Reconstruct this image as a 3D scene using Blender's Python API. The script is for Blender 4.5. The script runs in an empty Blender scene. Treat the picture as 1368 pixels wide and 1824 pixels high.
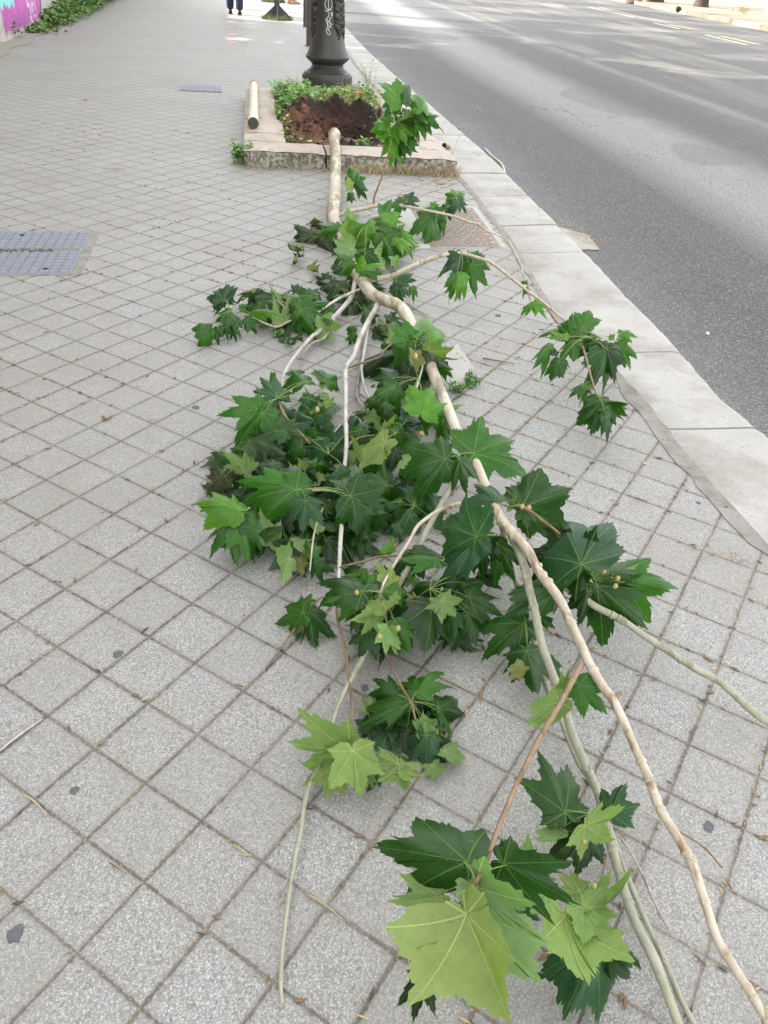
import bpy, math, random
import numpy as np
from mathutils import Vector, Matrix, noise
R = math.radians
random.seed(7)
scene = bpy.context.scene

# ---------------------------------------------------------------- camera
FPX, PITCH, ROLL = 1405.66, 0.619674, 0.071484
T = 0.15                       # edge of one paving block, metres
CAMH = 9.3498 * T
cam = bpy.data.cameras.new('camera'); cam_o = bpy.data.objects.new('camera', cam)
scene.collection.objects.link(cam_o)
cam.sensor_fit = 'VERTICAL'; cam.sensor_height = 36; cam.sensor_width = 27
cam.lens = 36 * FPX / 1824
cam.clip_start = 0.02; cam.clip_end = 1500
cam_o.matrix_world = Matrix.Translation((0, 0, CAMH)) @ Matrix.Rotation(math.pi/2 - PITCH, 4, 'X') @ Matrix.Rotation(ROLL, 4, 'Z')
scene.camera = cam_o
scene.render.resolution_x, scene.render.resolution_y = 768, 1024

# ---------------------------------------------------------------- light
SUN_EL, SUN_AZ = R(34), R(-88)      # azimuth: clockwise from +Y; the sun stands to the left, a little ahead
world = bpy.data.worlds.new("World"); scene.world = world; world.use_nodes = True
nt = world.node_tree; nt.nodes.clear()
wo = nt.nodes.new('ShaderNodeOutputWorld'); bg = nt.nodes.new('ShaderNodeBackground')
sky = nt.nodes.new('ShaderNodeTexSky'); sky.sky_type = 'NISHITA'; sky.sun_disc = False
sky.sun_elevation = SUN_EL; sky.sun_rotation = SUN_AZ
sky.air_density = 1.0; sky.dust_density = 3.0; sky.ozone_density = 1.0
hs = nt.nodes.new('ShaderNodeHueSaturation'); hs.inputs['Saturation'].default_value = 0.10
nt.links.new(sky.outputs[0], hs.inputs['Color']); nt.links.new(hs.outputs[0], bg.inputs[0])
bg.inputs[1].default_value = 0.15
nt.links.new(bg.outputs[0], wo.inputs[0])
sun = bpy.data.lights.new('sun', 'SUN'); sun.energy = 2.0; sun.angle = R(0.53); sun.color = (1.0, 0.93, 0.82)
sun_o = bpy.data.objects.new('sun', sun); scene.collection.objects.link(sun_o)
sdir = Vector((math.sin(SUN_AZ)*math.cos(SUN_EL), math.cos(SUN_AZ)*math.cos(SUN_EL), math.sin(SUN_EL)))
sun_o.rotation_euler = sdir.to_track_quat('Z', 'Y').to_euler()
scene.view_settings.view_transform = 'Standard'; scene.view_settings.look = 'None'
scene.view_settings.exposure = 2.55; scene.view_settings.gamma = 1.0

# ---------------------------------------------------------------- helpers
C = scene.collection
CAM = Vector((0, 0, CAMH))
def ray(px, py):
    a, b = px-684, py-912
    u = (a*math.cos(ROLL)+b*math.sin(ROLL))/FPX; v = -(-a*math.sin(ROLL)+b*math.cos(ROLL))/FPX
    return Vector((u, math.cos(PITCH)+v*math.sin(PITCH), -math.sin(PITCH)+v*math.cos(PITCH)))
def at(px, py, z=0.0):                      # a spot seen in the photo, on the level z
    d = ray(px, py); return CAM + d*((z-CAMH)/d.z)
def aty(px, py, y):                         # the same, on the upright plane at distance y
    d = ray(px, py); return CAM + d*(y/d.y)
def depth(p): return p.y*math.cos(PITCH)-(p.z-CAMH)*math.sin(PITCH)

class MB:
    def __init__(s): s.v=[]; s.f=[]; s.m=[]; s.uv=None
    def add(s, vs, fs, mi=0):
        n=len(s.v); s.v += [tuple(v) for v in vs]; s.f += [tuple(i+n for i in f) for f in fs]; s.m += [mi]*len(fs)
    def box(s, c, size, rz=0, mi=0, taper=1.0):
        x,y,z=[q/2 for q in size]; vs=[]
        for k,(a,b,h) in enumerate([(-x,-y,-z),(x,-y,-z),(x,y,-z),(-x,y,-z),(-x,-y,z),(x,-y,z),(x,y,z),(-x,y,z)]):
            if k>3: a*=taper; b*=taper
            vs.append((c[0]+a*math.cos(rz)-b*math.sin(rz), c[1]+a*math.sin(rz)+b*math.cos(rz), c[2]+h))
        s.add(vs,[(3,2,1,0),(4,5,6,7),(0,1,5,4),(1,2,6,5),(2,3,7,6),(3,0,4,7)],mi)
    def prism(s, poly, z0, z1, mi=0):
        n=len(poly); vs=[(p[0],p[1],z0) for p in poly]+[(p[0],p[1],z1) for p in poly]
        s.add(vs,[tuple(range(n-1,-1,-1)),tuple(range(n,2*n))]+[(i,(i+1)%n,n+(i+1)%n,n+i) for i in range(n)],mi)
    def sheet(s, poly, z, mi=0):
        s.add([(p[0],p[1],z) for p in poly],[tuple(range(len(poly)))],mi)
    def lathe(s, prof, c, n=40, mi=0):
        vs=[]
        for (z,r) in prof:
            for k in range(n):
                a=2*math.pi*k/n; vs.append((c[0]+r*math.cos(a),c[1]+r*math.sin(a),c[2]+z))
        fs=[]
        for i in range(len(prof)-1):
            for k in range(n): fs.append((i*n+k,i*n+(k+1)%n,(i+1)*n+(k+1)%n,(i+1)*n+k))
        fs.append(tuple(range(n-1,-1,-1))); fs.append(tuple(range((len(prof)-1)*n,len(prof)*n)))
        s.add(vs,fs,mi)
    def ball(s, c, r, sc=(1,1,1), n=10, mi=0, rough=0):
        vs=[];fs=[]
        for i in range(n+1):
            th=math.pi*i/n
            for k in range(2*n):
                ph=math.pi*k/n; d=Vector((math.sin(th)*math.cos(ph),math.sin(th)*math.sin(ph),math.cos(th)))
                rr=r*(1+rough*noise.noise(d*3+Vector(c)*7)) if rough else r
                vs.append((c[0]+d.x*rr*sc[0],c[1]+d.y*rr*sc[1],c[2]+d.z*rr*sc[2]))
        m=2*n
        for i in range(n):
            for k in range(m): fs.append((i*m+k,(i+1)*m+k,(i+1)*m+(k+1)%m,i*m+(k+1)%m))
        s.add(vs,fs,mi)
    def tube(s, pts, rad, n=8, mi=0, rough=0.0, sub=4, cap=True):
        P=[Vector(p) for p in pts]; rr=list(rad) if hasattr(rad,'__len__') else [rad]*len(P)
        if len(P)>2 and sub>1:                                  # Catmull-Rom through the points
            Q=[];r2=[]
            for i in range(len(P)-1):
                p0=P[i-1] if i else P[0]*2-P[1]; p3=P[i+2] if i+2<len(P) else P[-1]*2-P[-2]
                for k in range(sub):
                    t=k/sub
                    Q.append(0.5*((2*P[i])+(P[i+1]-p0)*t+(2*p0-5*P[i]+4*P[i+1]-p3)*t*t+(-p0+3*P[i]-3*P[i+1]+p3)*t**3))
                    r2.append(rr[i]*(1-t)+rr[i+1]*t)
            Q.append(P[-1]); r2.append(rr[-1]); P,rr=Q,r2
        vs=[]; up=Vector((0,0,1)); prev=None
        for i,p in enumerate(P):
            d=(P[min(i+1,len(P)-1)]-P[max(i-1,0)])
            if d.length<1e-9: d=Vector((0,1,0))
            d.normalize()
            a=(prev if prev else (up if abs(d.z)<0.9 else Vector((1,0,0)))); a=(a-d*a.dot(d)).normalized(); prev=a; b=d.cross(a)
            for k in range(n):
                ph=2*math.pi*k/n; q=a*math.cos(ph)+b*math.sin(ph); r=rr[i]
                if rough: r*=1+rough*noise.noise(Vector(p)*min(30,.28/(rr[0]+.001))+q*1.8)+rough*1.2*noise.noise(Vector(p)*min(14,.12/(rr[0]+.001))+q*.6)
                vs.append(p+q*r)
        fs=[(i*n+k,i*n+(k+1)%n,(i+1)*n+(k+1)%n,(i+1)*n+k) for i in range(len(P)-1) for k in range(n)]
        if cap: fs += [tuple(range(n-1,-1,-1)),tuple(range((len(P)-1)*n,len(P)*n))]
        s.add(vs,fs,mi)
    def build(s, name, mats, parent=None, smooth=True, angle=None):
        me=bpy.data.meshes.new(name); me.from_pydata(s.v,[],s.f)
        if not isinstance(mats,(list,tuple)): mats=[mats]
        for m in mats: me.materials.append(m)
        me.polygons.foreach_set('material_index', s.m)
        me.polygons.foreach_set('use_smooth',[smooth]*len(s.f))
        me.update()
        if smooth and angle is not None:
            try: me.set_sharp_from_angle(angle=R(angle))
            except Exception: pass
        o=bpy.data.objects.new(name,me); C.objects.link(o)
        if parent: o.parent=parent; o.matrix_parent_inverse=parent.matrix_basis.inverted()
        return o
def tag(o,label=None,cat=None,group=None,kind=None):
    if label: o['label']=label
    if cat: o['category']=cat
    if group: o['group']=group
    if kind: o['kind']=kind
    return o
def thing(name,loc,label,cat,group=None):
    o=bpy.data.objects.new(name,None); C.objects.link(o); o.location=loc; o.empty_display_size=.05
    return tag(o,label,cat,group)

# ---------------------------------------------------------------- materials
def mat(name):
    m=bpy.data.materials.new(name); m.use_nodes=True; n=m.node_tree; n.nodes.clear()
    out=n.nodes.new('ShaderNodeOutputMaterial'); p=n.nodes.new('ShaderNodeBsdfPrincipled'); n.links.new(p.outputs[0],out.inputs[0])
    return m,n,p,out
class N:                                   # short node writing
    def __init__(s,nt): s.t=nt
    def new(s,ty,**kw):
        n=s.t.nodes.new(ty)
        for k,v in kw.items(): setattr(n,k,v)
        return n
    def link(s,a,b): s.t.links.new(a,b)
    def _set(s,sock,v):
        if isinstance(v,bpy.types.NodeSocket): s.link(v,sock)
        elif v is not None: sock.default_value=v
    def math(s,op,a,b=None,c=None,clamp=False):
        n=s.new('ShaderNodeMath',operation=op); n.use_clamp=clamp
        s._set(n.inputs[0],a); s._set(n.inputs[1],b)
        if c is not None: s._set(n.inputs[2],c)
        return n.outputs[0]
    def mix(s,f,a,b,blend='MIX'):
        n=s.new('ShaderNodeMix',data_type='RGBA',blend_type=blend); n.clamp_factor=True
        s._set(n.inputs[0],f)
        s._set(n.inputs[6],a if isinstance(a,bpy.types.NodeSocket) else (*a,1)); s._set(n.inputs[7],b if isinstance(b,bpy.types.NodeSocket) else (*b,1))
        return n.outputs[2]
    def noise(s,vec,scale,detail=3,rough=.5,out=0):
        n=s.new('ShaderNodeTexNoise'); s._set(n.inputs['Vector'],vec); n.inputs['Scale'].default_value=scale; n.inputs['Detail'].default_value=detail; n.inputs['Roughness'].default_value=rough
        return n.outputs[out]
    def voro(s,vec,scale,feature='F1',out='Distance',rand=1):
        n=s.new('ShaderNodeTexVoronoi',feature=feature); s._set(n.inputs['Vector'],vec); n.inputs['Scale'].default_value=scale; n.inputs['Randomness'].default_value=rand
        return n.outputs[out]
    def ramp(s,f,a,b,lo=0.,hi=1.):
        n=s.new('ShaderNodeMapRange'); n.clamp=True; s._set(n.inputs[0],f); n.inputs[1].default_value=a; n.inputs[2].default_value=b; n.inputs[3].default_value=lo; n.inputs[4].default_value=hi
        return n.outputs[0]
    def sep(s,v):
        n=s.new('ShaderNodeSeparateXYZ'); s.link(v,n.inputs[0]); return n.outputs
    def comb(s,x,y,z=0.):
        n=s.new('ShaderNodeCombineXYZ'); s._set(n.inputs[0],x); s._set(n.inputs[1],y); s._set(n.inputs[2],z); return n.outputs[0]
    def pos(s): return s.new('ShaderNodeNewGeometry').outputs['Position']
    def obj(s): return s.new('ShaderNodeTexCoord').outputs['Object']
    def bump(s,h,strength,dist,nrm=None):
        n=s.new('ShaderNodeBump'); s._set(n.inputs['Height'],h); n.inputs['Strength'].default_value=strength; n.inputs['Distance'].default_value=dist
        if nrm: s.link(nrm,n.inputs['Normal'])
        return n.outputs[0]

def m_plain(name,col,rough=.7,var=.25,scale=20,bump=.3,metal=0,dist=.002,col2=None):
    m,n,p,o=mat(name); k=N(n); P=k.pos()
    f=k.noise(P,scale,5,.6); f2=k.noise(P,scale*6,3,.6)
    g=k.math('MULTIPLY_ADD',f2,.35,k.math('MULTIPLY',f,.65))
    g=k.ramp(g,.3,.7)
    a=tuple(c*(1-var) for c in col); b=tuple(min(1,c*(1+var)) for c in (col2 or col))
    k.link(k.mix(g,a,b),p.inputs['Base Color']); p.inputs['Roughness'].default_value=rough; p.inputs['Metallic'].default_value=metal
    k.link(k.bump(g,bump,dist),p.inputs['Normal'])
    return m

# --- paving blocks
YAW=-0.523677; OX,OY=-5.7662,4.0752
def paving():
    m,n,p,o=mat('paving blocks'); k=N(n); P=k.pos(); x,y,z=k.sep(P)
    c,s=math.cos(YAW),math.sin(YAW)
    wob=k.noise(P,1.3,2); wob2=k.noise(P,1.3,2,out=1)
    wx=k.sep(wob2)
    X=k.math('MULTIPLY_ADD',x,c/T,k.math('MULTIPLY_ADD',y,s/T,-OX))
    Y=k.math('MULTIPLY_ADD',x,-s/T,k.math('MULTIPLY_ADD',y,c/T,-OY))
    X=k.math('ADD',X,k.math('MULTIPLY',k.math('SUBTRACT',wx[0],.5),.10)); Y=k.math('ADD',Y,k.math('MULTIPLY',k.math('SUBTRACT',wx[1],.5),.10))
    jit=k.noise(P,70,3,.6)
    fx=k.math('PINGPONG',X,.5); fy=k.math('PINGPONG',Y,.5)      # distance to the nearest joint, in blocks
    d=k.math('MINIMUM',fx,k.math('MULTIPLY',fy,1.15))
    d=k.math('SUBTRACT',d,k.math('MULTIPLY',k.math('SUBTRACT',jit,.5),.075))
    jw=k.ramp(k.noise(P,2.2,3),.3,.7,.007,.022)                   # joint half width varies
    joint=k.math('SUBTRACT',1.0,k.ramp(k.math('SUBTRACT',d,jw),-.006,.020))
    edge=k.math('SUBTRACT',1.0,k.ramp(d,.03,.12))
    cell=k.comb(k.math('ROUND',k.math('SUBTRACT',X,.5)),k.math('ROUND',k.math('SUBTRACT',Y,.5)))
    wn=k.new('ShaderNodeTexWhiteNoise',noise_dimensions='2D'); k.link(cell,wn.inputs['Vector'])
    tilev=wn.outputs[0]
    # exposed aggregate
    v1=k.new('ShaderNodeTexVoronoi'); k.link(P,v1.inputs['Vector']); v1.inputs['Scale'].default_value=420
    vc=k.sep(v1.outputs['Color'])
    v2=k.new('ShaderNodeTexVoronoi'); k.link(P,v2.inputs['Vector']); v2.inputs['Scale'].default_value=270
    vc2=k.sep(v2.outputs['Color'])
    base=k.mix(k.ramp(k.noise(P,7,4,.6),.3,.7),(.342,.330,.302),(.432,.420,.390))
    base=k.mix(k.ramp(vc[0],.0,1.),base,(.40,.398,.388))
    base=k.mix(k.math('MULTIPLY',k.math('LESS_THAN',vc[1],.20),.50),base,(.13,.127,.12))
    base=k.mix(k.math('MULTIPLY',k.math('LESS_THAN',vc2[1],.17),.42),base,(.125,.122,.115))
    base=k.mix(k.math('MULTIPLY',k.math('GREATER_THAN',vc2[1],.84),k.ramp(v2.outputs['Distance'],.5,.3,0,.62)),base,(.62,.61,.59))
    base=k.mix(k.math('MULTIPLY',k.math('LESS_THAN',vc2[2],.05),.6),base,(.09,.085,.08))
    base=k.mix(k.math('MULTIPLY',k.ramp(v2.outputs['Distance'],.36,.62),.52),base,(.13,.125,.113))
    base=k.mix(k.ramp(tilev,0,1,0,.34),base,(.235,.225,.205))
    base=k.mix(k.math('MULTIPLY',edge,.35),base,(.20,.185,.155))
    stain=k.ramp(k.noise(P,1.3,6,.7),.46,.70,0,.62)
    base=k.mix(stain,base,(.23,.21,.175))
    jn=k.noise(P,9,3,.6)
    jc=k.mix(k.ramp(jn,.4,.6),(.080,.074,.064),(.145,.130,.106))
    jc=k.mix(k.ramp(k.noise(P,3.1,3),.56,.66,0,.8),jc,(.085,.10,.055))
    jc=k.mix(k.math('MULTIPLY',k.math('GREATER_THAN',vc2[0],.86),.8),jc,(.33,.21,.11))
    jstr=k.math('MULTIPLY',joint,k.ramp(k.noise(P,4.3,3),.30,.55,.50,1.))
    col=k.mix(jstr,base,jc)
    k.link(col,p.inputs['Base Color']); p.inputs['Roughness'].default_value=.58
    p.inputs['Specular IOR Level'].default_value=.55
    h=k.math('MULTIPLY_ADD',joint,-1.,k.math('MULTIPLY',v1.outputs['Distance'],-.12))
    h=k.math('ADD',h,k.math('MULTIPLY',edge,-.25))
    k.link(k.bump(h,.6,.004),p.inputs['Normal'])
    return m
def stone(name,a,b,dirt,dscale=5,dmin=.5,dmax=.7,grain=120,rough=.75,bmp=.4,pit=.0):
    m,n,p,o=mat(name); k=N(n); P=k.pos()
    base=k.mix(k.ramp(k.noise(P,3.5,5,.6),.3,.7),a,b)
    g=k.noise(P,grain,3,.7)
    base=k.mix(k.ramp(g,.35,.65,0,.35),base,tuple(c*.55 for c in a))
    base=k.mix(k.ramp(k.noise(P,dscale,6,.7),dmin,dmax,0,.85),base,dirt)
    cr=k.voro(P,26,'DISTANCE_TO_EDGE'); 
    base=k.mix(k.math('MULTIPLY',k.ramp(cr,.012,.0),k.ramp(k.noise(P,4,2),.55,.65)),base,tuple(c*.4 for c in a))
    sv=k.new('ShaderNodeTexVoronoi'); k.link(P,sv.inputs['Vector']); sv.inputs['Scale'].default_value=42; sc_=k.sep(sv.outputs['Color'])
    spk=k.math('MULTIPLY',k.math('GREATER_THAN',sc_[0],.86),k.ramp(k.math('ADD',sv.outputs['Distance'],k.math('MULTIPLY',g,.3)),.36,.26))
    base=k.mix(k.math('MULTIPLY',spk,.7),base,tuple(c*.42 for c in a))
    h=k.math('ADD',k.math('MULTIPLY',g,.4),k.noise(P,25,5,.7)); h=k.math('SUBTRACT',h,k.math('MULTIPLY',spk,.5))
    if pit:
        pm=k.ramp(k.noise(P,38,5,.72),.50,.60)
        base=k.mix(k.math('MULTIPLY',pm,pit),base,(.035,.032,.025)); h=k.math('SUBTRACT',h,k.math('MULTIPLY',pm,1.4))
    k.link(base,p.inputs['Base Color']); p.inputs['Roughness'].default_value=rough
    k.link(k.bump(h,bmp,.006),p.inputs['Normal'])
    return m
def asphalt():
    m,n,p,o=mat('worn asphalt'); k=N(n); P=k.pos()
    uv=k.new('ShaderNodeUVMap').outputs[0]; u,v,_=k.sep(uv)        # u: metres from the kerb
    st=k.comb(k.math('MULTIPLY',u,1.1),k.math('MULTIPLY',v,.16))
    w=k.math('MULTIPLY_ADD',k.math('SUBTRACT',k.noise(st,1.0,4,.6),.5),.55,u)
    def band(c,hw,soft): return k.ramp(k.math('ABSOLUTE',k.math('SUBTRACT',w,c)),hw+soft,hw)
    base=k.mix(k.ramp(k.noise(P,2.5,5,.65),.3,.7),(.078,.079,.082),(.112,.112,.114))
    base=k.mix(k.math('MULTIPLY',band(1.0,.25,.65),.72),base,(.026,.027,.031))
    base=k.mix(k.math('MULTIPLY',band(2.15,.25,.65),.75),base,(.29,.285,.285))
    base=k.mix(k.math('MULTIPLY',band(3.45,.25,.5),.75),base,(.021,.022,.028))
    far=k.ramp(w,4.1,4.4); base=k.mix(k.math('MULTIPLY',far,.8),base,(.050,.049,.047))
    base=k.mix(k.math('MULTIPLY',k.ramp(k.math('ABSOLUTE',k.math('SUBTRACT',u,4.22)),.16,.09),k.ramp(k.noise(st,6,4),.3,.6,.10,.50)),base,(.22,.22,.225))
    near=k.ramp(u,.45,.05); base=k.mix(k.math('MULTIPLY',near,k.ramp(k.noise(P,3,4),.3,.7,.25,.7)),base,(.17,.165,.155))
    v1=k.new('ShaderNodeTexVoronoi'); k.link(P,v1.inputs['Vector']); v1.inputs['Scale'].default_value=150
    vc=k.sep(v1.outputs['Color'])
    base=k.mix(k.math('MULTIPLY',k.math('GREATER_THAN',vc[0],.82),.55),base,(.30,.29,.27))
    base=k.mix(k.math('MULTIPLY',k.math('LESS_THAN',vc[1],.30),.7),base,(.035,.036,.04))
    sc=k.noise(k.comb(k.math('MULTIPLY',u,4),k.math('MULTIPLY',v,9)),2.,6,.75)
    base=k.mix(k.math('MULTIPLY',k.ramp(sc,.63,.66),k.math('MULTIPLY',band(3.1,.3,.3),.6)),base,(.5,.5,.5))
    patch=k.ramp(k.noise(st,.9,3,.5),.50,.62,0,.5); base=k.mix(k.math('MULTIPLY',patch,far),base,(.20,.19,.165))
    wv=k.new('ShaderNodeVectorMath',operation='ADD'); k.link(P,wv.inputs[0]); nz=k.new('ShaderNodeVectorMath',operation='SCALE'); k.link(k.noise(P,1.6,4,.6,out=1),nz.inputs[0]); nz.inputs['Scale'].default_value=1.3; k.link(nz.outputs[0],wv.inputs[1])
    ck=k.math('MULTIPLY',k.ramp(k.voro(wv.outputs[0],.33,'DISTANCE_TO_EDGE'),.006,.0),k.ramp(k.noise(P,.5,3),.50,.60))
    base=k.mix(k.math('MULTIPLY',ck,.8),base,(.02,.02,.02))
    rp=k.ramp(k.noise(k.comb(k.math('MULTIPLY',u,.5),k.math('MULTIPLY',v,.28)),1.,1,.4),.60,.615); base=k.mix(k.math('MULTIPLY',rp,.35),base,(.06,.06,.06))
    base=k.mix(.08,base,(.12,.105,.085))
    k.link(base,p.inputs['Base Color']); p.inputs['Roughness'].default_value=.72
    h=k.math('ADD',k.math('MULTIPLY',v1.outputs['Distance'],-1),k.math('MULTIPLY',k.noise(P,30,4),.8))
    k.link(k.bump(h,.55,.005),p.inputs['Normal'])
    return m
def leafmat():
    m,n,p,o=mat('plane tree leaf'); k=N(n)
    uv=k.new('ShaderNodeUVMap').outputs[0]; u,v,_=k.sep(uv)
    top=k.new('ShaderNodeAttribute',attribute_name='top').outputs['Color']
    und=k.new('ShaderNodeAttribute',attribute_name='under').outputs['Color']
    th=k.math('ABSOLUTE',k.math('ARCTAN2',v,u)); r=k.math('SQRT',k.math('ADD',k.math('MULTIPLY',u,u),k.math('MULTIPLY',v,v)))
    L=R(48.0); d=k.math('PINGPONG',th,L/2)
    a=k.math('MULTIPLY',r,k.math('COSINE',d)); b=k.math('MULTIPLY',r,k.math('SINE',d))
    main=k.ramp(k.math('SUBTRACT',b,k.ramp(a,0,1,.0085,.002)),.004,-.002)
    q=k.math('FRACT',k.math('MULTIPLY',k.math('SUBTRACT',a,k.math('MULTIPLY',b,.75)),7.0))
    sec=k.math('MULTIPLY',k.ramp(k.math('ABSOLUTE',k.math('SUBTRACT',q,.5)),.045,.010),k.ramp(b,.22,.05,.05,.65))
    P=k.obj()
    net=k.voro(k.comb(u,v),38,'DISTANCE_TO_EDGE'); netm=k.ramp(net,.05,.0,0,.22)
    vein=k.math('MAXIMUM',main,k.math('MULTIPLY',sec,.50))
    var=k.noise(k.comb(u,v),3.5,4,.6)
    gm=k.new('ShaderNodeNewGeometry'); back=gm.outputs['Backfacing']
    tc=k.mix(k.ramp(var,.3,.7),k.mix(1.,top,(.72,.75,.7),'MULTIPLY'),k.mix(1.,top,(1.25,1.2,1.15),'MULTIPLY'))
    tc=k.mix(netm,tc,k.mix(.5,tc,(.12,.22,.05))); tc=k.mix(k.math('MULTIPLY',vein,.50),tc,(.16,.27,.06))
    uc=k.mix(k.ramp(var,.3,.7),k.mix(1.,und,(.85,.87,.8),'MULTIPLY'),k.mix(1.,und,(1.12,1.1,1.1),'MULTIPLY'))
    uc=k.mix(netm,uc,k.mix(1.,uc,(.7,.75,.6),'MULTIPLY')); uc=k.mix(k.math('MULTIPLY',vein,.7),uc,(.42,.46,.17))
    spots=k.math('MULTIPLY',k.ramp(k.noise(k.comb(u,v,top),9,2),.71,.74),.6)
    col=k.mix(back,tc,uc); col=k.mix(spots,col,(.16,.11,.035))
    k.link(col,p.inputs['Base Color'])
    k.link(k.mix(back,(.29,.29,.29),(.55,.55,.55)),p.inputs['Roughness']); p.inputs['Specular IOR Level'].default_value=.33
    h=k.math('ADD',k.math('MULTIPLY',main,-1.),k.math('ADD',k.math('MULTIPLY',sec,-.6),k.math('MULTIPLY',net,.8)))
    k.link(k.bump(h,.45,.0012),p.inputs['Normal'])
    tr=k.new('ShaderNodeBsdfTranslucent'); k.link(k.mix(1.,col,(1.5,1.9,.5),'MULTIPLY'),tr.inputs[0])
    ms=k.new('ShaderNodeMixShader'); ms.inputs[0].default_value=.25
    k.link(p.outputs[0],ms.inputs[1]); k.link(tr.outputs[0],ms.inputs[2]); k.link(ms.outputs[0],o.inputs[0])
    return m
def bark(name,a,b,c,scale=26,rough=.6,pa=.55,bm=.45):
    m,n,p,o=mat(name); k=N(n); X_,Y_,Z_=k.sep(k.pos()); P=k.comb(X_,k.math('MULTIPLY',Y_,.30),Z_)
    f=k.noise(P,scale,4,.65); base=k.mix(k.ramp(f,.35,.65),a,b)
    base=k.mix(k.ramp(k.noise(P,scale*.6,4,.6),pa,pa+.06,0,.8),base,c)
    base=k.mix(k.ramp(k.noise(P,scale*9,3,.7),.62,.70,0,.5),base,(.10,.07,.045))
    k.link(base,p.inputs['Base Color']); p.inputs['Roughness'].default_value=rough
    k.link(k.bump(k.math('ADD',f,k.math('MULTIPLY',k.noise(P,scale*8,4),.5)),bm,.003),p.inputs['Normal'])
    return m
M={}
M['paving']=paving()
M['kerb']=stone('kerb stone',(.36,.345,.31),(.47,.455,.415),(.235,.215,.18),3.2,.48,.70,150,.7,.5)
M['mortar']=stone('mortar',(.25,.235,.205),(.34,.325,.29),(.19,.175,.145),9,.45,.6,160,.9,.6)
M['cement']=stone('pale cement',(.41,.40,.37),(.50,.49,.46),(.36,.34,.30),4,.55,.7,150,.85,.35)
M['planter_top']=stone('worn pinkish stone',(.41,.345,.28),(.53,.47,.40),(.33,.21,.15),9,.52,.68,110,.8,.8)
M['planter_side']=stone('pitted stone',(.36,.33,.26),(.47,.44,.36),(.15,.14,.085),6,.48,.64,70,.9,1.,.5)
M['asphalt']=asphalt()
M['ground']=m_plain('dry ground',(.19,.155,.11),.9,.2,3)
M['leaf']=leafmat()
M['petiole']=m_plain('petiole',(.17,.24,.055),.5,.2,40,.1)
M['bark_pale']=bark('pale plane bark',(.42,.35,.25),(.58,.54,.44),(.22,.18,.11),14,.65,.50,.18)
M['bark_bough']=bark('ringed bough bark',(.40,.33,.23),(.56,.50,.40),(.23,.16,.09),55,.6,.56)
M['bark_green']=bark('green grey bark',(.27,.27,.19),(.38,.37,.28),(.20,.20,.12),45)
M['bark_white']=bark('silvery bark',(.42,.40,.36),(.55,.53,.48),(.30,.27,.21),50)
M['bark_brown']=bark('brown twig bark',(.17,.105,.055),(.27,.18,.10),(.12,.07,.035),60,.5)
M['bark_dry']=bark('dry grey twig',(.30,.26,.21),(.42,.38,.32),(.16,.12,.09),60,.8)
M['soil']=m_plain('red brown soil',(.14,.062,.035),.95,.55,28,1.,0,.03,(.24,.115,.065))
M['peat_shade']=m_plain('root mat with hollow shade',(.016,.009,.006),.95,.6,30,1.,0,.04,(.045,.022,.013))  # root mat, near black to hold the hollow's shade in its colour
M['iron']=m_plain('dark grey painted iron',(.034,.032,.026),.42,.22,6,.25,.15,.003)
M['iron_dark']=m_plain('dark painted steel',(.045,.045,.055),.5,.25,7,.2,.1)
M['paint_white']=m_plain('white marker',(.70,.70,.68),.6,.05)
M['cover']=m_plain('blue grey cast iron',(.215,.228,.268),.5,.18,30,.3,.15)
M['cover_gap']=m_plain('dirt in the cover',(.20,.185,.16),.9,.4,60,.5)
M['rust']=m_plain('rusty cast iron',(.22,.175,.14),.7,.4,40,.5,.05,.002,(.27,.22,.185))
M['rust_gap']=m_plain('dirt in the grating',(.34,.30,.25),.9,.35,60,.5)
M['black']=m_plain('black husk and hole shade',(.012,.011,.010),.8,.4,90,.8)  # husks; also the painted shade in drain openings
M['gum']=m_plain('trodden gum',(.105,.104,.104),.8,.25,90,.3)
M['straw']=m_plain('dry straw',(.42,.34,.20),.7,.2,60)
M['dryleaf']=m_plain('dry leaf',(.42,.25,.14),.7,.3,60,.5)
M['log']=bark('pale log bark',(.50,.47,.34),(.60,.58,.46),(.42,.43,.30),14)
M['logend']=m_plain('dark green log end',(.040,.050,.032),.7,.4,30,.6)
M['rusty_orange']=m_plain('orange rot',(.40,.17,.08),.8,.3,30)
M['yellow']=m_plain('yellow road paint',(.34,.26,.13),.8,.3,12); M['white']=m_plain('worn white road paint',(.40,.40,.38),.8,.25,12)

# ================================================================ the setting
def poly_y(pts,y):                          # x on a polyline at a given y
    for a,b in zip(pts,pts[1:]):
        if a[1]<=y<=b[1] or a[1]>=y>=b[1]:
            t=(y-a[1])/(b[1]-a[1]); return a[0]+(b[0]-a[0])*t
    return pts[-1][0]
ko=[(1368,775),(1290,715),(1190,600),(1125,535),(1070,475),(1000,405),(940,345),(870,275),(820,232),(760,180),(700,130),(650,85)]
ki=[(1368,980),(1260,860),(1200,790),(1150,722),(1100,668),(1010,590),(960,520),(905,425),(830,330),(640,125)]
KO=[at(*p).xy for p in ko]; KI=[at(*p).xy for p in ki]
KO=[Vector((1.50,.9)),Vector((1.47,1.8))]+KO; KO=[Vector((1.52,-4))]+KO
KI=[Vector((1.19,-4)),Vector((1.175,1.2))]+KI
d=Vector((-.165,1)); KO.append(KO[-1]+d*60); KI.append(KI[-1]+d*64)
def kx(side,y): return poly_y(KO if side else KI,y)
def row(pts,py):                            # pixel x on a pixel polyline at row py
    for a,b in zip(pts,pts[1:]):
        if b[1]<=py<=a[1]: return a[0]+(b[0]-a[0])*(py-a[1])/(b[1]-a[1])
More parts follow.
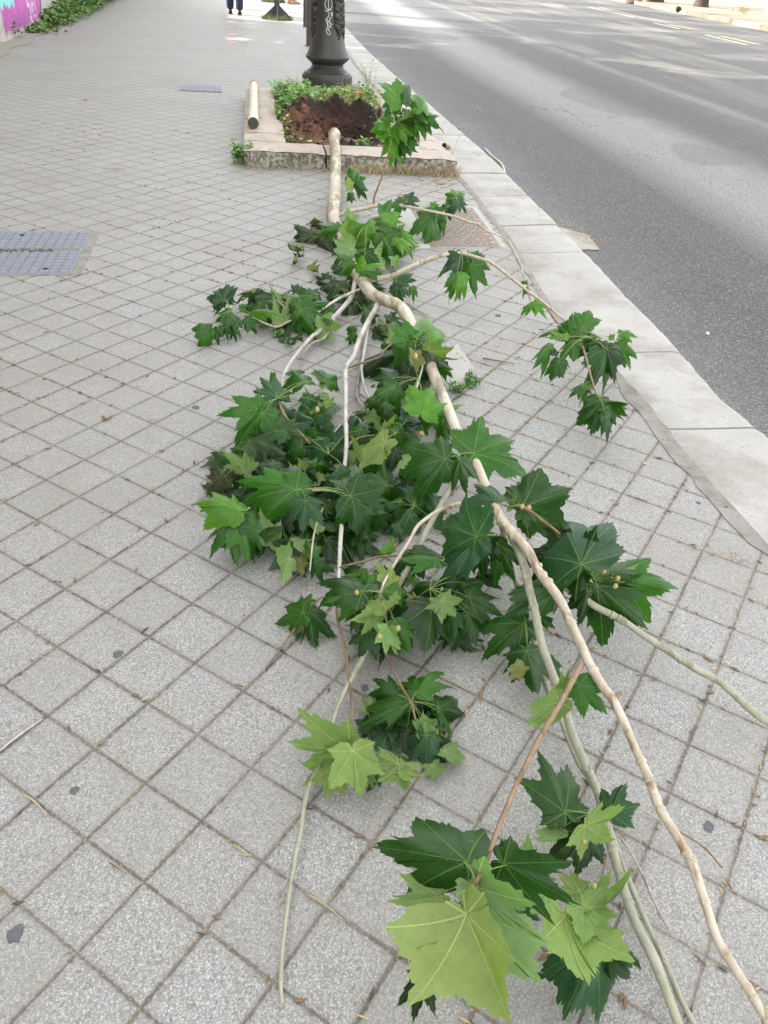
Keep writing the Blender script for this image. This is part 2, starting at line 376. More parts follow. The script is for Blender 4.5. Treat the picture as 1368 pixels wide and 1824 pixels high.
g=MB(); g.sheet([(-400,-300),(400,-300),(400,700),(-400,700)],-.17); tag(g.build('ground',M['ground']),kind='structure')

pv=MB(); ys=[-4+.5*i for i in range(150)]
vs=[];fs=[]
for y in ys: vs+=[(-14,y,0),(kx(0,y)+.01,y,0)]
for i in range(len(ys)-1): fs.append((2*i,2*i+1,2*i+3,2*i+2))
pv.add(vs,fs); tag(pv.build('pavement',M['paving'],smooth=False),kind='structure')

# kerb stones
jr=[764,629,531,450,402,371,350]
J=[]
for r_ in jr:
    a=at(row(ki,r_),r_); b=at(row(ko,r_-3),r_-3); J.append((a.y,b.y))
J=[(-2.6,-2.5),(-1.2,-1.1),(.2,.35)]+J[:]
while J[-1][0]<60: J.append((J[-1][0]+random.uniform(.5,1.1),)*1+(0,)); J[-1]=(J[-1][0],J[-1][0]+.12)
kb=MB(); random.seed(3)
for s0,s1 in zip(J,J[1:]):
    n=10; gap=.005; vs=[];L=s1[0]-s0[0]
    nx=[0,.04,.3,.6,.9,.965,1.,1.]
    n=max(4,int(L/.05)) if s0[0]<8 else 4
    dz=random.uniform(-.004,.004)
    for i in range(n+1):
        for j,fx in enumerate(nx):
            y0=s0[0]+gap+(L-2*gap)*i/n; y1=s0[1]+gap+((s1[1]-s0[1])-2*gap)*i/n
            y=y0*(1-fx)+y1*fx; x=kx(0,y)*(1-fx)+kx(1,y)*fx
            z=.005+dz+(.002*noise.noise(Vector((x*9,y*9,1))))
            ed=min(i,n-i)/n*L
            if j==0: z-=.012; x+=.010*noise.noise(Vector((y*16,3,0)))+.006*noise.noise(Vector((y*50,3,0)))
            if j==5: z-=.003
            if j==6: z-=.014+.006*noise.noise(Vector((y*20,8,0))); x+=.008*noise.noise(Vector((y*14,5,0)))
            if j==7: z=-.17; x+=.01
            if i in (0,n) and j<7: z-=.006
            vs.append((x,y,z))
    m=len(nx); fs=[(i*m+j,i*m+j+1,(i+1)*m+j+1,(i+1)*m+j) for i in range(n) for j in range(m-1)]
    for i in (0,n):                                              # stone ends
        b=len(vs); vs+=[(vs[i*m+j][0],vs[i*m+j][1],-.17) for j in range(m)]
        fs+=[(i*m+j,b+j,b+j+1,i*m+j+1) if i==0 else (i*m+j+1,b+j+1,b+j,i*m+j) for j in range(m-1)]
    kb.add(vs,fs)
tag(kb.build('kerb',M['kerb'],angle=40),kind='structure')
mo=MB(); vs=[];fs=[]
yy=[-4+.06*i for i in range(900)]
for y in yy:
    w=.020+.034*noise.noise(Vector((y*2.3,1,0)))+.020*noise.noise(Vector((y*15,1,0)))
    if 1.9<y<3.0: w+=.03
    vs+=[(kx(0,y)-w,y,.0025),(kx(0,y)+.02,y,.0025)]
fs=[(2*i,2*i+1,2*i+3,2*i+2) for i in range(len(yy)-1)]
mo.add(vs,fs); tag(mo.build('mortar_strip',M['mortar']),kind='structure')

# road
rd=MB(); rz=-.12; us=[-.05,.6,1.2,1.8,2.4,3,3.6,4.2,5,6,7,8,9,10,11,12,13,14.2,15.6]
ys=[-6+1.0*i for i in range(84)]; vs=[];uvs=[]
for y in ys:
    x0=kx(1,max(y,-3.9)) if y<78 else kx(1,77)
    dx=.10 if y<4 else .10+min(.16,(y-4)*.02)
    for u in us: vs.append((x0+u*1.0,y+u*dx,rz)); uvs.append((u,y))
m=len(us); fs=[(i*m+j,i*m+j+1,(i+1)*m+j+1,(i+1)*m+j) for i in range(len(ys)-1) for j in range(m-1)]
rd.add(vs,fs); ro=rd.build('road',M['asphalt'])
ul=ro.data.uv_layers.new(name='UVMap')
for l in ro.data.loops: ul.data[l.index].uv=uvs[l.vertex_index]
tag(ro,kind='structure')
mk=MB()
def stripe(p0,p1,w,mi):
    a,b=at(*p0,rz).xy,at(*p1,rz).xy; t=(b-a).normalized(); nn=Vector((-t.y,t.x))*w/2
    mk.sheet([a-nn,b-nn,b+nn,a+nn][::1],rz+.004,mi)
stripe((1050,13),(1130,31),.14,1); stripe((1165,41),(1212,52),.14,1); stripe((1256,62),(1330,80),.14,1)
stripe((1068,13),(1150,33),.12,0); stripe((1190,44),(1240,53),.3,0); stripe((1282,64),(1350,79),.3,0)
tag(mk.build('road_markings',[M['yellow'],M['white']]),kind='structure')

# far kerb and pavement
fk=[at(*p,-.12).xy for p in [(1368,56),(1120,6)]]
fd=(fk[1]-fk[0]).normalized(); f0=fk[0]-fd*45; f1=fk[1]+fd*60; fn=Vector((fd.y,-fd.x))
M['farstone']=stone('far stone',(.25,.195,.13),(.31,.25,.18),(.15,.11,.07),2,.5,.65,60)
fb=MB()
L=(f1-f0).length; q=0
while q<L:
    l=random.uniform(.9,1.4); a=f0+fd*q; b=f0+fd*min(L,q+l-.01); h=.03+random.uniform(-.012,.012)
    fb.prism([a,b,b+fn*.35,a+fn*.35][::-1],-.17,h); q+=l
tag(fb.build('far_kerb',M['farstone'],smooth=False),kind='structure')
fp=MB(); fp.prism([f0+fn*.36,f1+fn*.36,f1+fn*14,f0+fn*14][::-1],-.16,.02); tag(fp.build('far_pavement',M['ground'],smooth=False),kind='structure')

# ================================================================ pavement fittings
def frame_of(br,bl,tr,z=0.):                # local axes of a flat cover from three pixels
    o=at(*br,z); x=(at(*bl,z)-o); y=(at(*tr,z)-o); return o,x.normalized(),y.normalized(),x.length,y.length
def cover(name,o,ax,ay,W,H,nc,nr,mp,mg,label,cat,stag=0,skip=None,text=None,holes=()):
    ay=(ay-ax*ay.dot(ax)).normalized() if False else ay
    root=thing(name,o,label,cat)
    b=MB(); f=lambda u,v,z: o+ax*u+ay*v+Vector((0,0,z))
    def blk(u0,v0,u1,v1,z0,z1,mb,mi=0,bev=0):
        mb.add([f(u0,v0,z0),f(u1,v0,z0),f(u1,v1,z0),f(u0,v1,z0),f(u0+bev,v0+bev,z1),f(u1-bev,v0+bev,z1),f(u1-bev,v1-bev,z1),f(u0+bev,v1-bev,z1)],
               [(4,5,6,7),(0,1,5,4),(1,2,6,5),(2,3,7,6),(3,0,4,7)] if ax.cross(ay).z>0 else [(7,6,5,4),(4,5,1,0),(5,6,2,1),(6,7,3,2),(7,4,0,3)],mi)
    blk(0,0,W,H,0,.003,b); b.build('cover_plate',mg,root,smooth=False)
    r=MB(); w=.016
    for (a,c,e,g_) in ((-w,-w,W+w,0),(-w,H,W+w,H+w),(-w,0,0,H),(W,0,W+w,H)): blk(a,c,e,g_,0,.0045,r)
    r.build('rim',mp,root,smooth=False)
    p=MB(); cw,rh=W/nc,H/nr
    for i in range(nr):
        for j in range(nc):
            u=(j+(stag*.5 if i%2 else 0))*cw; u1=min(u+cw*.93,W-.002)
            if u>W-.01 or (skip and skip(j/nc,i/nr)): continue
            blk(u+cw*.05,i*rh+rh*.10,u1,i*rh+rh*.90,.003,.007,p,0,.0015)
    p.build('tread_pattern',mp,root,smooth=False)
    for (u,v) in holes:
        hb=MB(); hb.lathe([(0,.014),(.001,.014)],f(u,v,.0072),16); hb.build('lifting_hole_shade',M['black'],root)  # flat black disc paints the shade of a hole
    if text:
        cu=bpy.data.curves.new('t','FONT'); cu.body=text[0]; cu.size=text[1]; cu.extrude=.001; cu.space_character=text[4]
        to=bpy.data.objects.new('t',cu); C.objects.link(to); dg=bpy.context.evaluated_depsgraph_get()
        me=bpy.data.meshes.new_from_object(to.evaluated_get(dg)); bpy.data.objects.remove(to)
        tx=bpy.data.objects.new('lettering',me); me.materials.clear(); me.materials.append(M['iron_dark']); C.objects.link(tx)
        X=-ax; Y=Vector((-X.y,X.x,0)); pp=f(text[2],text[3],.009)
        if Y.dot(ay)<0: Y=-Y
        tx.parent=root; tx.matrix_parent_inverse=Matrix.Identity(4)
        tx.matrix_local=Matrix.Translation(pp-root.location) @ Matrix(((X.x,Y.x,0,0),(X.y,Y.y,0,0),(0,0,1,0),(0,0,0,1)))
    return root
o,ax,ay,_,H=frame_of((122,487),(0,488),(158,415))
mp_=MB()
W=.76
def fr(o,ax,ay,u,v): q=o+ax*u+ay*v; return (q.x,q.y)
mp_.sheet([fr(o,ax,ay,-.06,-.03),fr(o,ax,ay,-.06,H+.03),fr(o,ax,ay,W+.08,H+.03),fr(o,ax,ay,W+.08,-.05)],.0015)
cover('drain_cover',o,ax,ay,W,H,16,14,M['cover'],M['cover_gap'],'blue grey cast iron inspection cover with raised lettering set in the pavement','drain cover',
      skip=lambda a,b:(.46<b<.56),holes=((.13*2.6,.08*7.6),(.115,.052)),text=('FOGNATURA',.062,W-.08-.150,H*.475,1.12))
tag(mp_.build('cement_surround',M['mortar']),kind='structure')
o,ax,ay,W2,H=frame_of((886,438),(772,440),(838,372))
mp_=MB(); mp_.sheet([fr(o,ax,ay,-.05,-.03),fr(o,ax,ay,-.05,H+.05),fr(o,ax,ay,W2+.17,H+.05),fr(o,ax,ay,W2+.17,-.03)][::-1],.0015)
tag(mp_.build('cement_surround',M['cement']),kind='structure')
cover('drain_grating',o,ax,ay,W2,H,9,20,M['rust'],M['rust_gap'],'rusty rectangular drain cover with brick-like tread between the branches and the kerb','drain cover',stag=1)
o,ax,ay,W3,H=frame_of((395,165),(321,162),(394,154))
root=thing('drain_grille',o,'small grey slotted drain grille far along the pavement, left of the planter','drain grille')
b=MB(); ff=lambda u,v,z:(o+ax*u+ay*v+Vector((0,0,z)))
b.add([ff(0,0,.002),ff(W3,0,.002),ff(W3,H,.002),ff(0,H,.002)],[(0,1,2,3)]); b.build('pit_shade',M['black'],root)  # flat black sheet paints the shade under the bars
b=MB()
for i in range(19):
    u=W3*i/18-.008; w=.019
    b.add([ff(u,0,.002),ff(u+w,0,.002),ff(u+w,H,.002),ff(u,H,.002),ff(u,0,.008),ff(u+w,0,.008),ff(u+w,H,.008),ff(u,H,.008)],[(4,5,6,7),(0,1,5,4),(1,2,6,5),(2,3,7,6),(3,0,4,7)])
b.build('bars',M['cover'],root,smooth=False)

# cement patches beside the trunk, gutter repair
def irr(pts,z,n=4,amp=.012,seed=1):
    P=[at(*p,z).xy for p in pts]; out=[]
    for a,b in zip(P,P[1:]+P[:1]):
        for i in range(n):
            q=a+(b-a)*i/n; out.append(q+Vector((noise.noise(Vector((q.x*30,q.y*30,seed))),noise.noise(Vector((q.x*30,q.y*30,seed+9)))))*amp*(1 if i else .3))
    return out
b=MB(); b.sheet(irr([(835,690),(845,655),(815,612),(775,640),(655,640),(640,700),(690,735),(770,700)],.002),.0035); tag(b.build('cement_patch',M['cement']),kind='structure')
b=MB(); b.sheet(irr([(996,405),(1030,446),(1068,446),(1048,420),(1012,410)],rz,4,.01),rz+.005); tag(b.build('gutter_stone',M['kerb']),kind='structure')

# ================================================================ planter
fl=at(434,297).xy; frr=at(802,313).xy
pd=(frr-fl).normalized(); pl=Vector((-math.sin(R(10.2)),math.cos(R(10.2))))
PW=(frr-fl).length+.05; PH=.125; PL=3.15
root=thing('tree_planter',(fl.x,fl.y,0),'low rectangular tree planter edged with worn pinkish stone blocks','planter')
def pf(u,v): q=fl+pd*u+pl*v; return Vector((q.x,q.y))
def edge_block(u0,v0,u1,v1,name='edge_stone'):
    b=MB(); nu=max(2,int((u1-u0)/.07)); nv=max(2,int((v1-v0)/.07)); g_=.006
    vs=[];idx={}
    for i in range(nu+1):
        for j in range(nv+1):
            u=u0+g_+(u1-u0-2*g_)*i/nu; v=v0+g_+(v1-v0-2*g_)*j/nv; q=pf(u,v)
            e=(i in(0,nu))+(j in(0,nv)); z=PH-.010*e+.006*noise.noise(Vector((q.x*8,q.y*8,2)))-(.014*max(0,noise.noise(Vector((q.x*14,q.y*14,5)))) if e else 0)
            vs.append((q.x,q.y,z)); idx[i,j]=len(vs)-1
    fs=[(idx[i,j],idx[i+1,j],idx[i+1,j+1],idx[i,j+1]) for i in range(nu) for j in range(nv)]
    b.add(vs,fs,0)
    ring=[(i,0) for i in range(nu+1)]+[(nu,j) for j in range(1,nv+1)]+[(i,nv) for i in range(nu-1,-1,-1)]+[(0,j) for j in range(nv-1,0,-1)]
    ctr=pf((u0+u1)/2,(v0+v1)/2); lev=[1,.75,.5,.25,0]; vs=[]
    for t in lev:
        for (i,j) in ring:
            x,y,z=b.v[idx[i,j]]; q=Vector((x,y)); dd=(q-ctr).normalized(); wv=(noise.noise(Vector((x*17,y*17,t*4)))*.010-.004)*(t<1)
            vs.append((x+dd.x*wv,y+dd.y*wv,z*t-.004))
    m=len(ring); fs=[(l*m+k,(l+1)*m+k,(l+1)*m+(k+1)%m,l*m+(k+1)%m) for l in range(4) for k in range(m)]
    b.add(vs,fs,1)
    return b.build(name,[M['planter_top'],M['planter_side']],root)
EW=.335
for u0,u1 in ((0,.62),(.62,1.15),(1.15,PW)): edge_block(u0,0,u1,.36)
vv=[.36,.70,1.35,1.95,2.5,PL]
for a,c in zip(vv,vv[1:]): edge_block(0,a,EW-.04*(a>1),c)
for a,c in zip(vv,vv[1:]): edge_block(PW-.30,a,PW-.02,c)
edge_block(EW-.04,PL-.22,PW-.30,PL)
# soil with the torn hole, its shade painted by the near-black root mat
b=MB(); nu,nv=60,90; vs=[]; mi=[]
hc=Vector((.70,1.20))
for i in range(nu+1):
    for j in range(nv+1):
        u=EW-.06+(PW-.30-EW+.09)*i/nu; v=.33+(PL-.22-.30)*j/nv; q=pf(u,v)
        z=.088+.02*noise.noise(Vector((q.x*5,q.y*5,0)))+.015*noise.noise(Vector((q.x*18,q.y*18,0)))
        dh=math.hypot((u-.86)/.27,(v-1.02)/.36); z-=.20*max(0,1-dh)**.6
        dm=math.hypot((u-.60)/.34,(v-1.0)/.62); z+=.10*max(0,1-dm)+.05*max(0,1-dm)*noise.noise(Vector((q.x*30,q.y*30,0)))
        dr=abs(math.hypot((u-.82)/.40,(v-1.15)/.62)-1); z+=(.15+.13*noise.noise(Vector((q.x*9,q.y*5,3)))+.05*noise.noise(Vector((q.x*40,q.y*30,3))))*max(0,1-dr*2.6)*min(1,max(0,(v-1.05)*2.5))
        vs.append((q.x,q.y,z))
fs=[];ms=[]
for i in range(nu):
    for j in range(nv):
        fs.append((i*(nv+1)+j,(i+1)*(nv+1)+j,(i+1)*(nv+1)+j+1,i*(nv+1)+j+1))
        u=EW-.06+(PW-.30-EW+.09)*i/nu; v=.33+(PL-.52)*j/nv
        inh=math.hypot((u-.78)/.44,(v-1.15)/.85)+.30*noise.noise(Vector((u*7,v*7,0)))
        md=math.hypot((u-.56)/.26,(v-.95)/.50)+.5*noise.noise(Vector((u*10,v*10,5)))
        ms.append(1 if inh<1 and md>.95 else 0)
b.add(vs,fs); b.m=ms; b.build('soil',[M['soil'],M['peat_shade']],root)
# clods of soil and root fibres on the mound
b=MB()
for _ in range(260):
    u=random.uniform(.36,PW-.36); v=random.gauss(1.0,.38)
    if v<.42 or v>2.: continue
    q=pf(u,v); dh=math.hypot((u-.86)/.27,(v-1.02)/.36); dm=math.hypot((u-.60)/.34,(v-1.0)/.62)
    b.ball((q.x,q.y,.09+.10*max(0,1-dm)-.19*max(0,1-dh)**.6),random.uniform(.008,.026),(1,1,.8),4,random.randrange(2),.8)
tag(b.build('soil_clods',[M['soil'],M['peat_shade']],root),kind='stuff')
b=MB()
for _ in range(900):
    u=random.gauss(.74,.2); v=random.gauss(1.25,.38); 
    if u<.4 or u>1.1 or v<.5: continue
    q=pf(u,v); dh=math.hypot((u-.86)/.27,(v-1.02)/.36); dm=math.hypot((u-.60)/.34,(v-1.0)/.62)
    dr=abs(math.hypot((u-.82)/.40,(v-1.15)/.62)-1); z=.095+.10*max(0,1-dm)-.18*max(0,1-dh)**.6+.15*max(0,1-dr*2.6)*min(1,max(0,(v-1.05)*2.5))
    a=random.uniform(0,6.28); l=random.uniform(.03,.10); d1=Vector((math.cos(a),math.sin(a),random.uniform(-.3,.6)))*l
    p0=Vector((q.x,q.y,z)); b.tube([p0,p0+d1*.5+Vector((0,0,.02)),p0+d1],[.002,.0015,.0008],3,0,0,2)
tag(b.build('root_fibres',M['soil'],root),kind='stuff')

# weeds: small leaves on stalks
def greens(name,spots,cols,n,hmax,lsz,parent=None,blade=.15,seed=1,rough=.6):
    random.seed(seed)
    mats=[]
    for i,c in enumerate(cols): mats.append(m_plain('weed green',c,rough,.25,30,.1))
    b=MB()
    for _ in range(n):
        x,y,z0,hs=spots(); h=hmax*hs*random.uniform(.35,1); lean=Vector((random.gauss(0,.3),random.gauss(0,.3),1)).normalized()
        p0=Vector((x,y,z0)); p1=p0+lean*h; mi=random.randrange(len(cols))
        w=.0012; s_=Vector((w,0,0)); b.add([p0-s_,p0+s_,p1+s_*.4,p1-s_*.4],[(0,1,2,3)],mi)
        if random.random()<blade:
            tip=p0+Vector((random.gauss(0,.5),random.gauss(0,.5),1)).normalized()*h*1.5; mid=(p0+tip)/2+Vector((0,0,h*.2)); w=Vector((.003,0,0))
            b.add([p0-w,p0+w,mid+w,mid-w,tip],[(0,1,2,3),(3,2,4)],mi); continue
        for k in range(random.randint(3,6)):
            t=random.uniform(.4,1); c=p0+(p1-p0)*t; a=random.uniform(0,6.28); l=lsz*random.uniform(.5,1.2)
            d_=Vector((math.cos(a),math.sin(a),random.uniform(-.3,.7))).normalized(); sd=d_.cross(Vector((random.gauss(0,.3),random.gauss(0,.3),1))).normalized()*l*.38
            b.add([c,c+d_*l*.5+sd,c+d_*l,c+d_*l*.5-sd],[(0,1,2,3)],mi)
    o=b.build(name,mats,parent,smooth=False); tag(o,kind='stuff'); return o
def planter_spots():
    while True:
        u=random.uniform(EW-.02,PW-.34); v=random.uniform(.42,PL-.25); q=pf(u,v)
        inh=math.hypot((u-.80)/.46,(v-1.2)/.86)
        if inh+.35*noise.noise(Vector((u*6,v*6,8)))<.92: continue
        pn=noise.noise(Vector((u*4.5,v*3,2)))
        if pn<-.12 and random.random()<.85: continue
        if v<1.05 and u<.62 and noise.noise(Vector((u*7,v*7,0)))<.12: continue
        if u<.55 and v<1.5 and random.random()<.6: continue
        hs=(.5+.5*min(1,max(0,(v-.9)/.9)))*(1 if v<2.5 else .7)
        return q.x,q.y,.08,hs*(.75+1.1*max(-.4,pn))
o_=greens('weeds',planter_spots,[(.12,.24,.045),(.17,.31,.06),(.24,.36,.08),(.13,.26,.10)],1900,.20,.044,root,.08,5)
def yel():
    u=random.gauss(1.02,.16); v=random.uniform(1.75,2.8); u=min(u,PW-.33); q=pf(u,v); return q.x,q.y,.08,1
greens('dry_weeds',yel,[(.26,.30,.09),(.36,.30,.12)],260,.17,.02,root,.7,6)
q=aty(639,167,pf(.95,1.9).y); pop=thing('poppy',(q.x,q.y,.08),'small orange red poppy among the weeds in the planter','flower')
b=MB(); b.tube([(q.x,q.y,.08),(q.x+.01,q.y,.2),(q.x,q.y,q.z)],.002,5); b.build('stem',M['petiole'],pop)
M['poppy']=m_plain('poppy red',(.75,.09,.03),.5,.15)
b=MB()
for k in range(5):
    a=k*1.2566; d1=Vector((math.cos(a),math.sin(a),.35)); s1=Vector((-math.sin(a),math.cos(a),0))*.022; c=Vector((q.x,q.y,q.z))
    b.add([c,c+d1*.025+s1,c+d1*.04+s1*.7,c+d1*.04-s1*.7,c+d1*.025-s1],[(0,1,2,3,4)])
b.build('petals',M['poppy'],pop)
# tall weeds behind the planter, near the kerb, and small plants at the foot of it
def plant(name,px,py,h,n,lsz,label,cat='weed',cols=None,z=0.,spread=.04,blade=.1,seed=1,group=None):
    q=at(px,py,z)
    o=greens(name,lambda:(q.x+random.gauss(0,spread),q.y+random.gauss(0,spread),z,1),cols or [(.12,.25,.05),(.16,.30,.07)],n,h,lsz,None,blade,seed)
    del o['kind']; return tag(o,label,cat,group)
plant('weed_plant',655,160,.34,16,.035,'tall thin pale weed standing between the planter and the kerb',cols=[(.20,.27,.12),(.27,.30,.16)],seed=3)
plant('weed_plant',429,290,.17,50,.045,'bright green weed at the left corner of the planter',seed=4,spread=.025)
plant('weed_plant',572,289,.12,30,.05,'green leafy weed growing at the foot of the planter, left of the trunk',seed=8,spread=.02)
plant('grass_tuft',838,684,.05,18,.03,'short green grass tuft in the joint by the cement patch',cols=[(.07,.16,.035),(.10,.2,.05)],blade=.6,seed=9,spread=.02)
plant('grass_tuft',818,700,.045,16,.025,'smaller grass tuft with dry brown base close to the trunk',cols=[(.08,.18,.035),(.10,.2,.05)],blade=.6,seed=10,spread=.016)
# dry fringe along the foot of the planter
def fringe():
    u=random.uniform(0,PW); 
    if u<.75 and random.random()<.55: u=random.uniform(.7,PW)
    q=pf(u,-.02-abs(random.gauss(0,.035))); return q.x,q.y,0,.4+.6*(u>.8)
greens('dry_fringe',fringe,[(.34,.25,.13),(.40,.29,.15),(.26,.25,.12),(.33,.19,.10)],280,.07,.014,None,.8,11)
for k,(a,bx) in enumerate((((795,268),(797,272)),)): pass
b=MB()
q0=at(800,285); tall=thing('dry_stalk',q0,'tall thin dry grass stalk leaning over the kerb towards the road','dry stalk')
b.tube([q0,aty(820,240,q0.y+.05),aty(848,196,q0.y+.12)],[.0022,.0018,.001],5); b.tube([q0,aty(815,262,q0.y+.02),aty(850,226,q0.y+.1)],[.0015,.001,.0008],5)
for k in range(6): b.tube([aty(848,198,q0.y+.12),aty(845+k*3,186+abs(k-2)*3,q0.y+.12)],.0014,4)
b.build('stalk',M['bark_dry'],tall)

# log on the planter edge
la=at(451,219,PH+.045); lb=at(452,146,PH+.06)
dirl=(lb-la).normalized()
root2=thing('cut_log',(la.x,la.y,PH),'pale cut log with a dark sawn end lying on the left edge of the planter','log')
rr=.043
la.z=PH+rr*1.02; lb.z=PH+rr*.95
b=MB(); b.tube([la,la+(lb-la)*.3+Vector((0,0,.004)),la+(lb-la)*.7,lb],[rr*1.03,rr,rr*.95,rr*.9],20,0,.03); b.build('log_bark',M['log'],root2,angle=50)
b=MB(); b.tube([la-(lb-la).normalized()*.004,la+(lb-la).normalized()*.001],[rr*1.0,rr*1.045],20); b.build('sawn_end',M['logend'],root2,angle=40)
b=MB(); b.tube([lb-(lb-la).normalized()*.10,lb+(lb-la).normalized()*.01],[rr*.94,rr*.93],20,0,.03); b.build('far_end',M['rusty_orange'],root2,angle=40)

# ================================================================ street lamp and posts
LY=10.85; lc=aty(583,158,LY-.30); lcx=lc.x; LX=aty(583,140,LY).x
def zl(zy): return aty(583,zy*.0932,LY).z
root3=thing('street_lamp',(LX,LY,0),'ornate dark grey cast iron street lamp behind the planter, tagged in white','street lamp')
prof=[(0,.300),(.012,.304),(.095,.304),(.112,.300),(.118,.292),(.119,.283),(.132,.280),(.138,.274),(.140,.262),(.158,.240),(.172,.226),(.174,.214),(.19,.200),(.205,.190),(.225,.190),(.232,.198),(.25,.222),(.272,.248),(.292,.262),(.305,.265),(.312,.262),(.314,.252),(.345,.238),(.39,.218),(.45,.200),(.53,.186),(.63,.172),(.8,.166),(1.0,.164),(1.25,.165),(1.35,.150),(1.37,.17),(1.40,.17),(1.42,.13),(1.5,.10),(3.4,.075),(3.42,.10),(3.46,.10),(3.48,.07),(3.9,.05)]
b=MB(); b.lathe(prof,(LX,LY,0),64); b.build('lamp_column',M['iron'],root3,angle=30)
def rad(z):
    for (a,ra),(c,rc) in zip(prof,prof[1:]):
        if a<=z<=c: return ra+(rc-ra)*(z-a)/(c-a+1e-9)
    return .17
# cast leaf garlands hanging down the sides
random.seed(12)
for ang0 in (-158,-42,-8,-200,60,130):
    b=MB(); z=.56
    while z<1.24:
        w=.12+.22*min(1,(z-.5)/.4)
        for _ in range(4):
            a=R(ang0)+random.uniform(-w,w); r=rad(z)-.004; zz=z+random.uniform(-.02,.02)
            b.ball((LX+r*math.cos(a),LY+r*math.sin(a),zz),random.uniform(.018,.034),(1,1,random.uniform(.7,1.6)),6,0,.7)
        z+=.022
    pts=[]
    for k in range(14):
        zz=.5+k*.055; a=R(ang0)+.16*math.sin(k*.9); r=rad(zz)+.004; pts.append((LX+r*math.cos(a),LY+r*math.sin(a),zz))
    b.tube(pts,.010,6); b.build('leaf_garland',M['iron'],root3)
# white tag drawn on the shaft: measured on the photo, wrapped on the column
def on_col(zx,zy):
    zz=aty(583,zy*.0932,LY-.18).z; r=rad(zz)+.0015; px=530+zx*.0932; x=aty(px,zy*.0932,LY-.17).x-LX
    x=max(-r*.98,min(r*.98,x)); return Vector((LX+x,LY-math.sqrt(r*r-x*x),zz))
b=MB()
for pts in ([(585,0),(592,90),(598,180)],[(540,10),(522,80),(540,150),(600,185),(650,140),(660,60),(640,0)],[(525,195),(570,215),(610,190),(648,180)],
            [(530,200),(590,235),(600,290),(570,340),(560,380),(600,400),(625,350),(600,330)],[(640,235),(645,290),(655,350)],[(655,215),(668,300),(640,240)],
            [(535,350),(560,430),(600,500),(640,520),(610,440),(570,420),(575,500),(600,560)],[(610,400),(650,470),(655,450)],[(580,520),(552,570),(565,630),(605,662),(625,630),(600,570),(570,560)]):
    b.tube([on_col(*p) for p in pts],.0030,5,0,0,5)
b.build('graffiti_tag',M['paint_white'],root3)
# posts beyond the lamp
def post(px0,px1,py,label,hh=1.1,dp=.06,mt=None):
    a=at(px0,py); c=at(px1,py); w=abs(c.x-a.x); ctr=(a+c)/2
    r=thing('post',ctr,label,'post','dark posts behind the lamp'); b=MB(); b.box((ctr.x,ctr.y+dp/2,hh/2),(w,dp,hh)); b.box((ctr.x,ctr.y+dp/2,.006),(w*1.3,dp*1.6,.012)); b.build('shaft',mt or M['iron_dark'],r,smooth=False)
    b=MB(); b.box((ctr.x,ctr.y+dp/2,hh+.02),(w*1.1,dp*1.2,.04),taper=.5); b.build('cap',mt or M['iron_dark'],r,smooth=False)
M['brown_steel']=m_plain('dark brown steel',(.055,.045,.04),.55,.25,8)
post(545,557,82,'dark brown square post close behind the street lamp',1.2,.10,M['brown_steel'])
post(540,545,48,'thin dark post farther back, left of the brown post',1.3,.07)
def column(cx,py,wb,wc,label,seed):
    c=at(cx,py); d_=depth(c)/FPX; WB=wb*d_/2; WC=wc*d_/2
    r=thing('steel_column',c,label,'steel column','gusseted steel columns on the pavement')
    b=MB(); b.box((c.x,c.y,2.0),(WC*1.1,WC*1.1,4.0)); b.build('shaft',M['iron_dark'],r,smooth=False)
    H_=WB*.85
    for k in range(4):
        a=R(12)+k*math.pi/2; dx,dy=math.cos(a),math.sin(a); b=MB(); t=.012; px_,py_=-dy*t,dx*t
        pr=[(WC*.5,0),(WB,0),(WB,.03),(WC*.5,H_)]
        vs=[(c.x+dx*q+s_*px_,c.y+dy*q+s_*py_,z) for s_ in(-1,1) for q,z in pr]
        b.add(vs,[(3,2,1,0),(4,5,6,7),(0,1,5,4),(1,2,6,5),(2,3,7,6),(3,0,4,7)]); b.build('gusset_plate',M['iron_dark'],r,smooth=False)
    q=greens('grass_ring',lambda:(lambda a,rr:(c.x+math.cos(a)*rr,c.y+math.sin(a)*rr,0,1))(random.uniform(0,6.28),WB*random.uniform(.5,1.1)),[(.12,.19,.05),(.20,.24,.09)],260,.10,.035,None,.6,seed)
    del q['kind']; tag(q,'ring of short grass growing round the base of the '+('nearer' if wb>45 else 'farther')+' steel column','grass')
column(494,35,52,15,'dark steel column with triangular gusset plates, nearer of the two',21)
column(487,4,40,15,'dark steel column with gusset plates, farther one at the top edge',22)

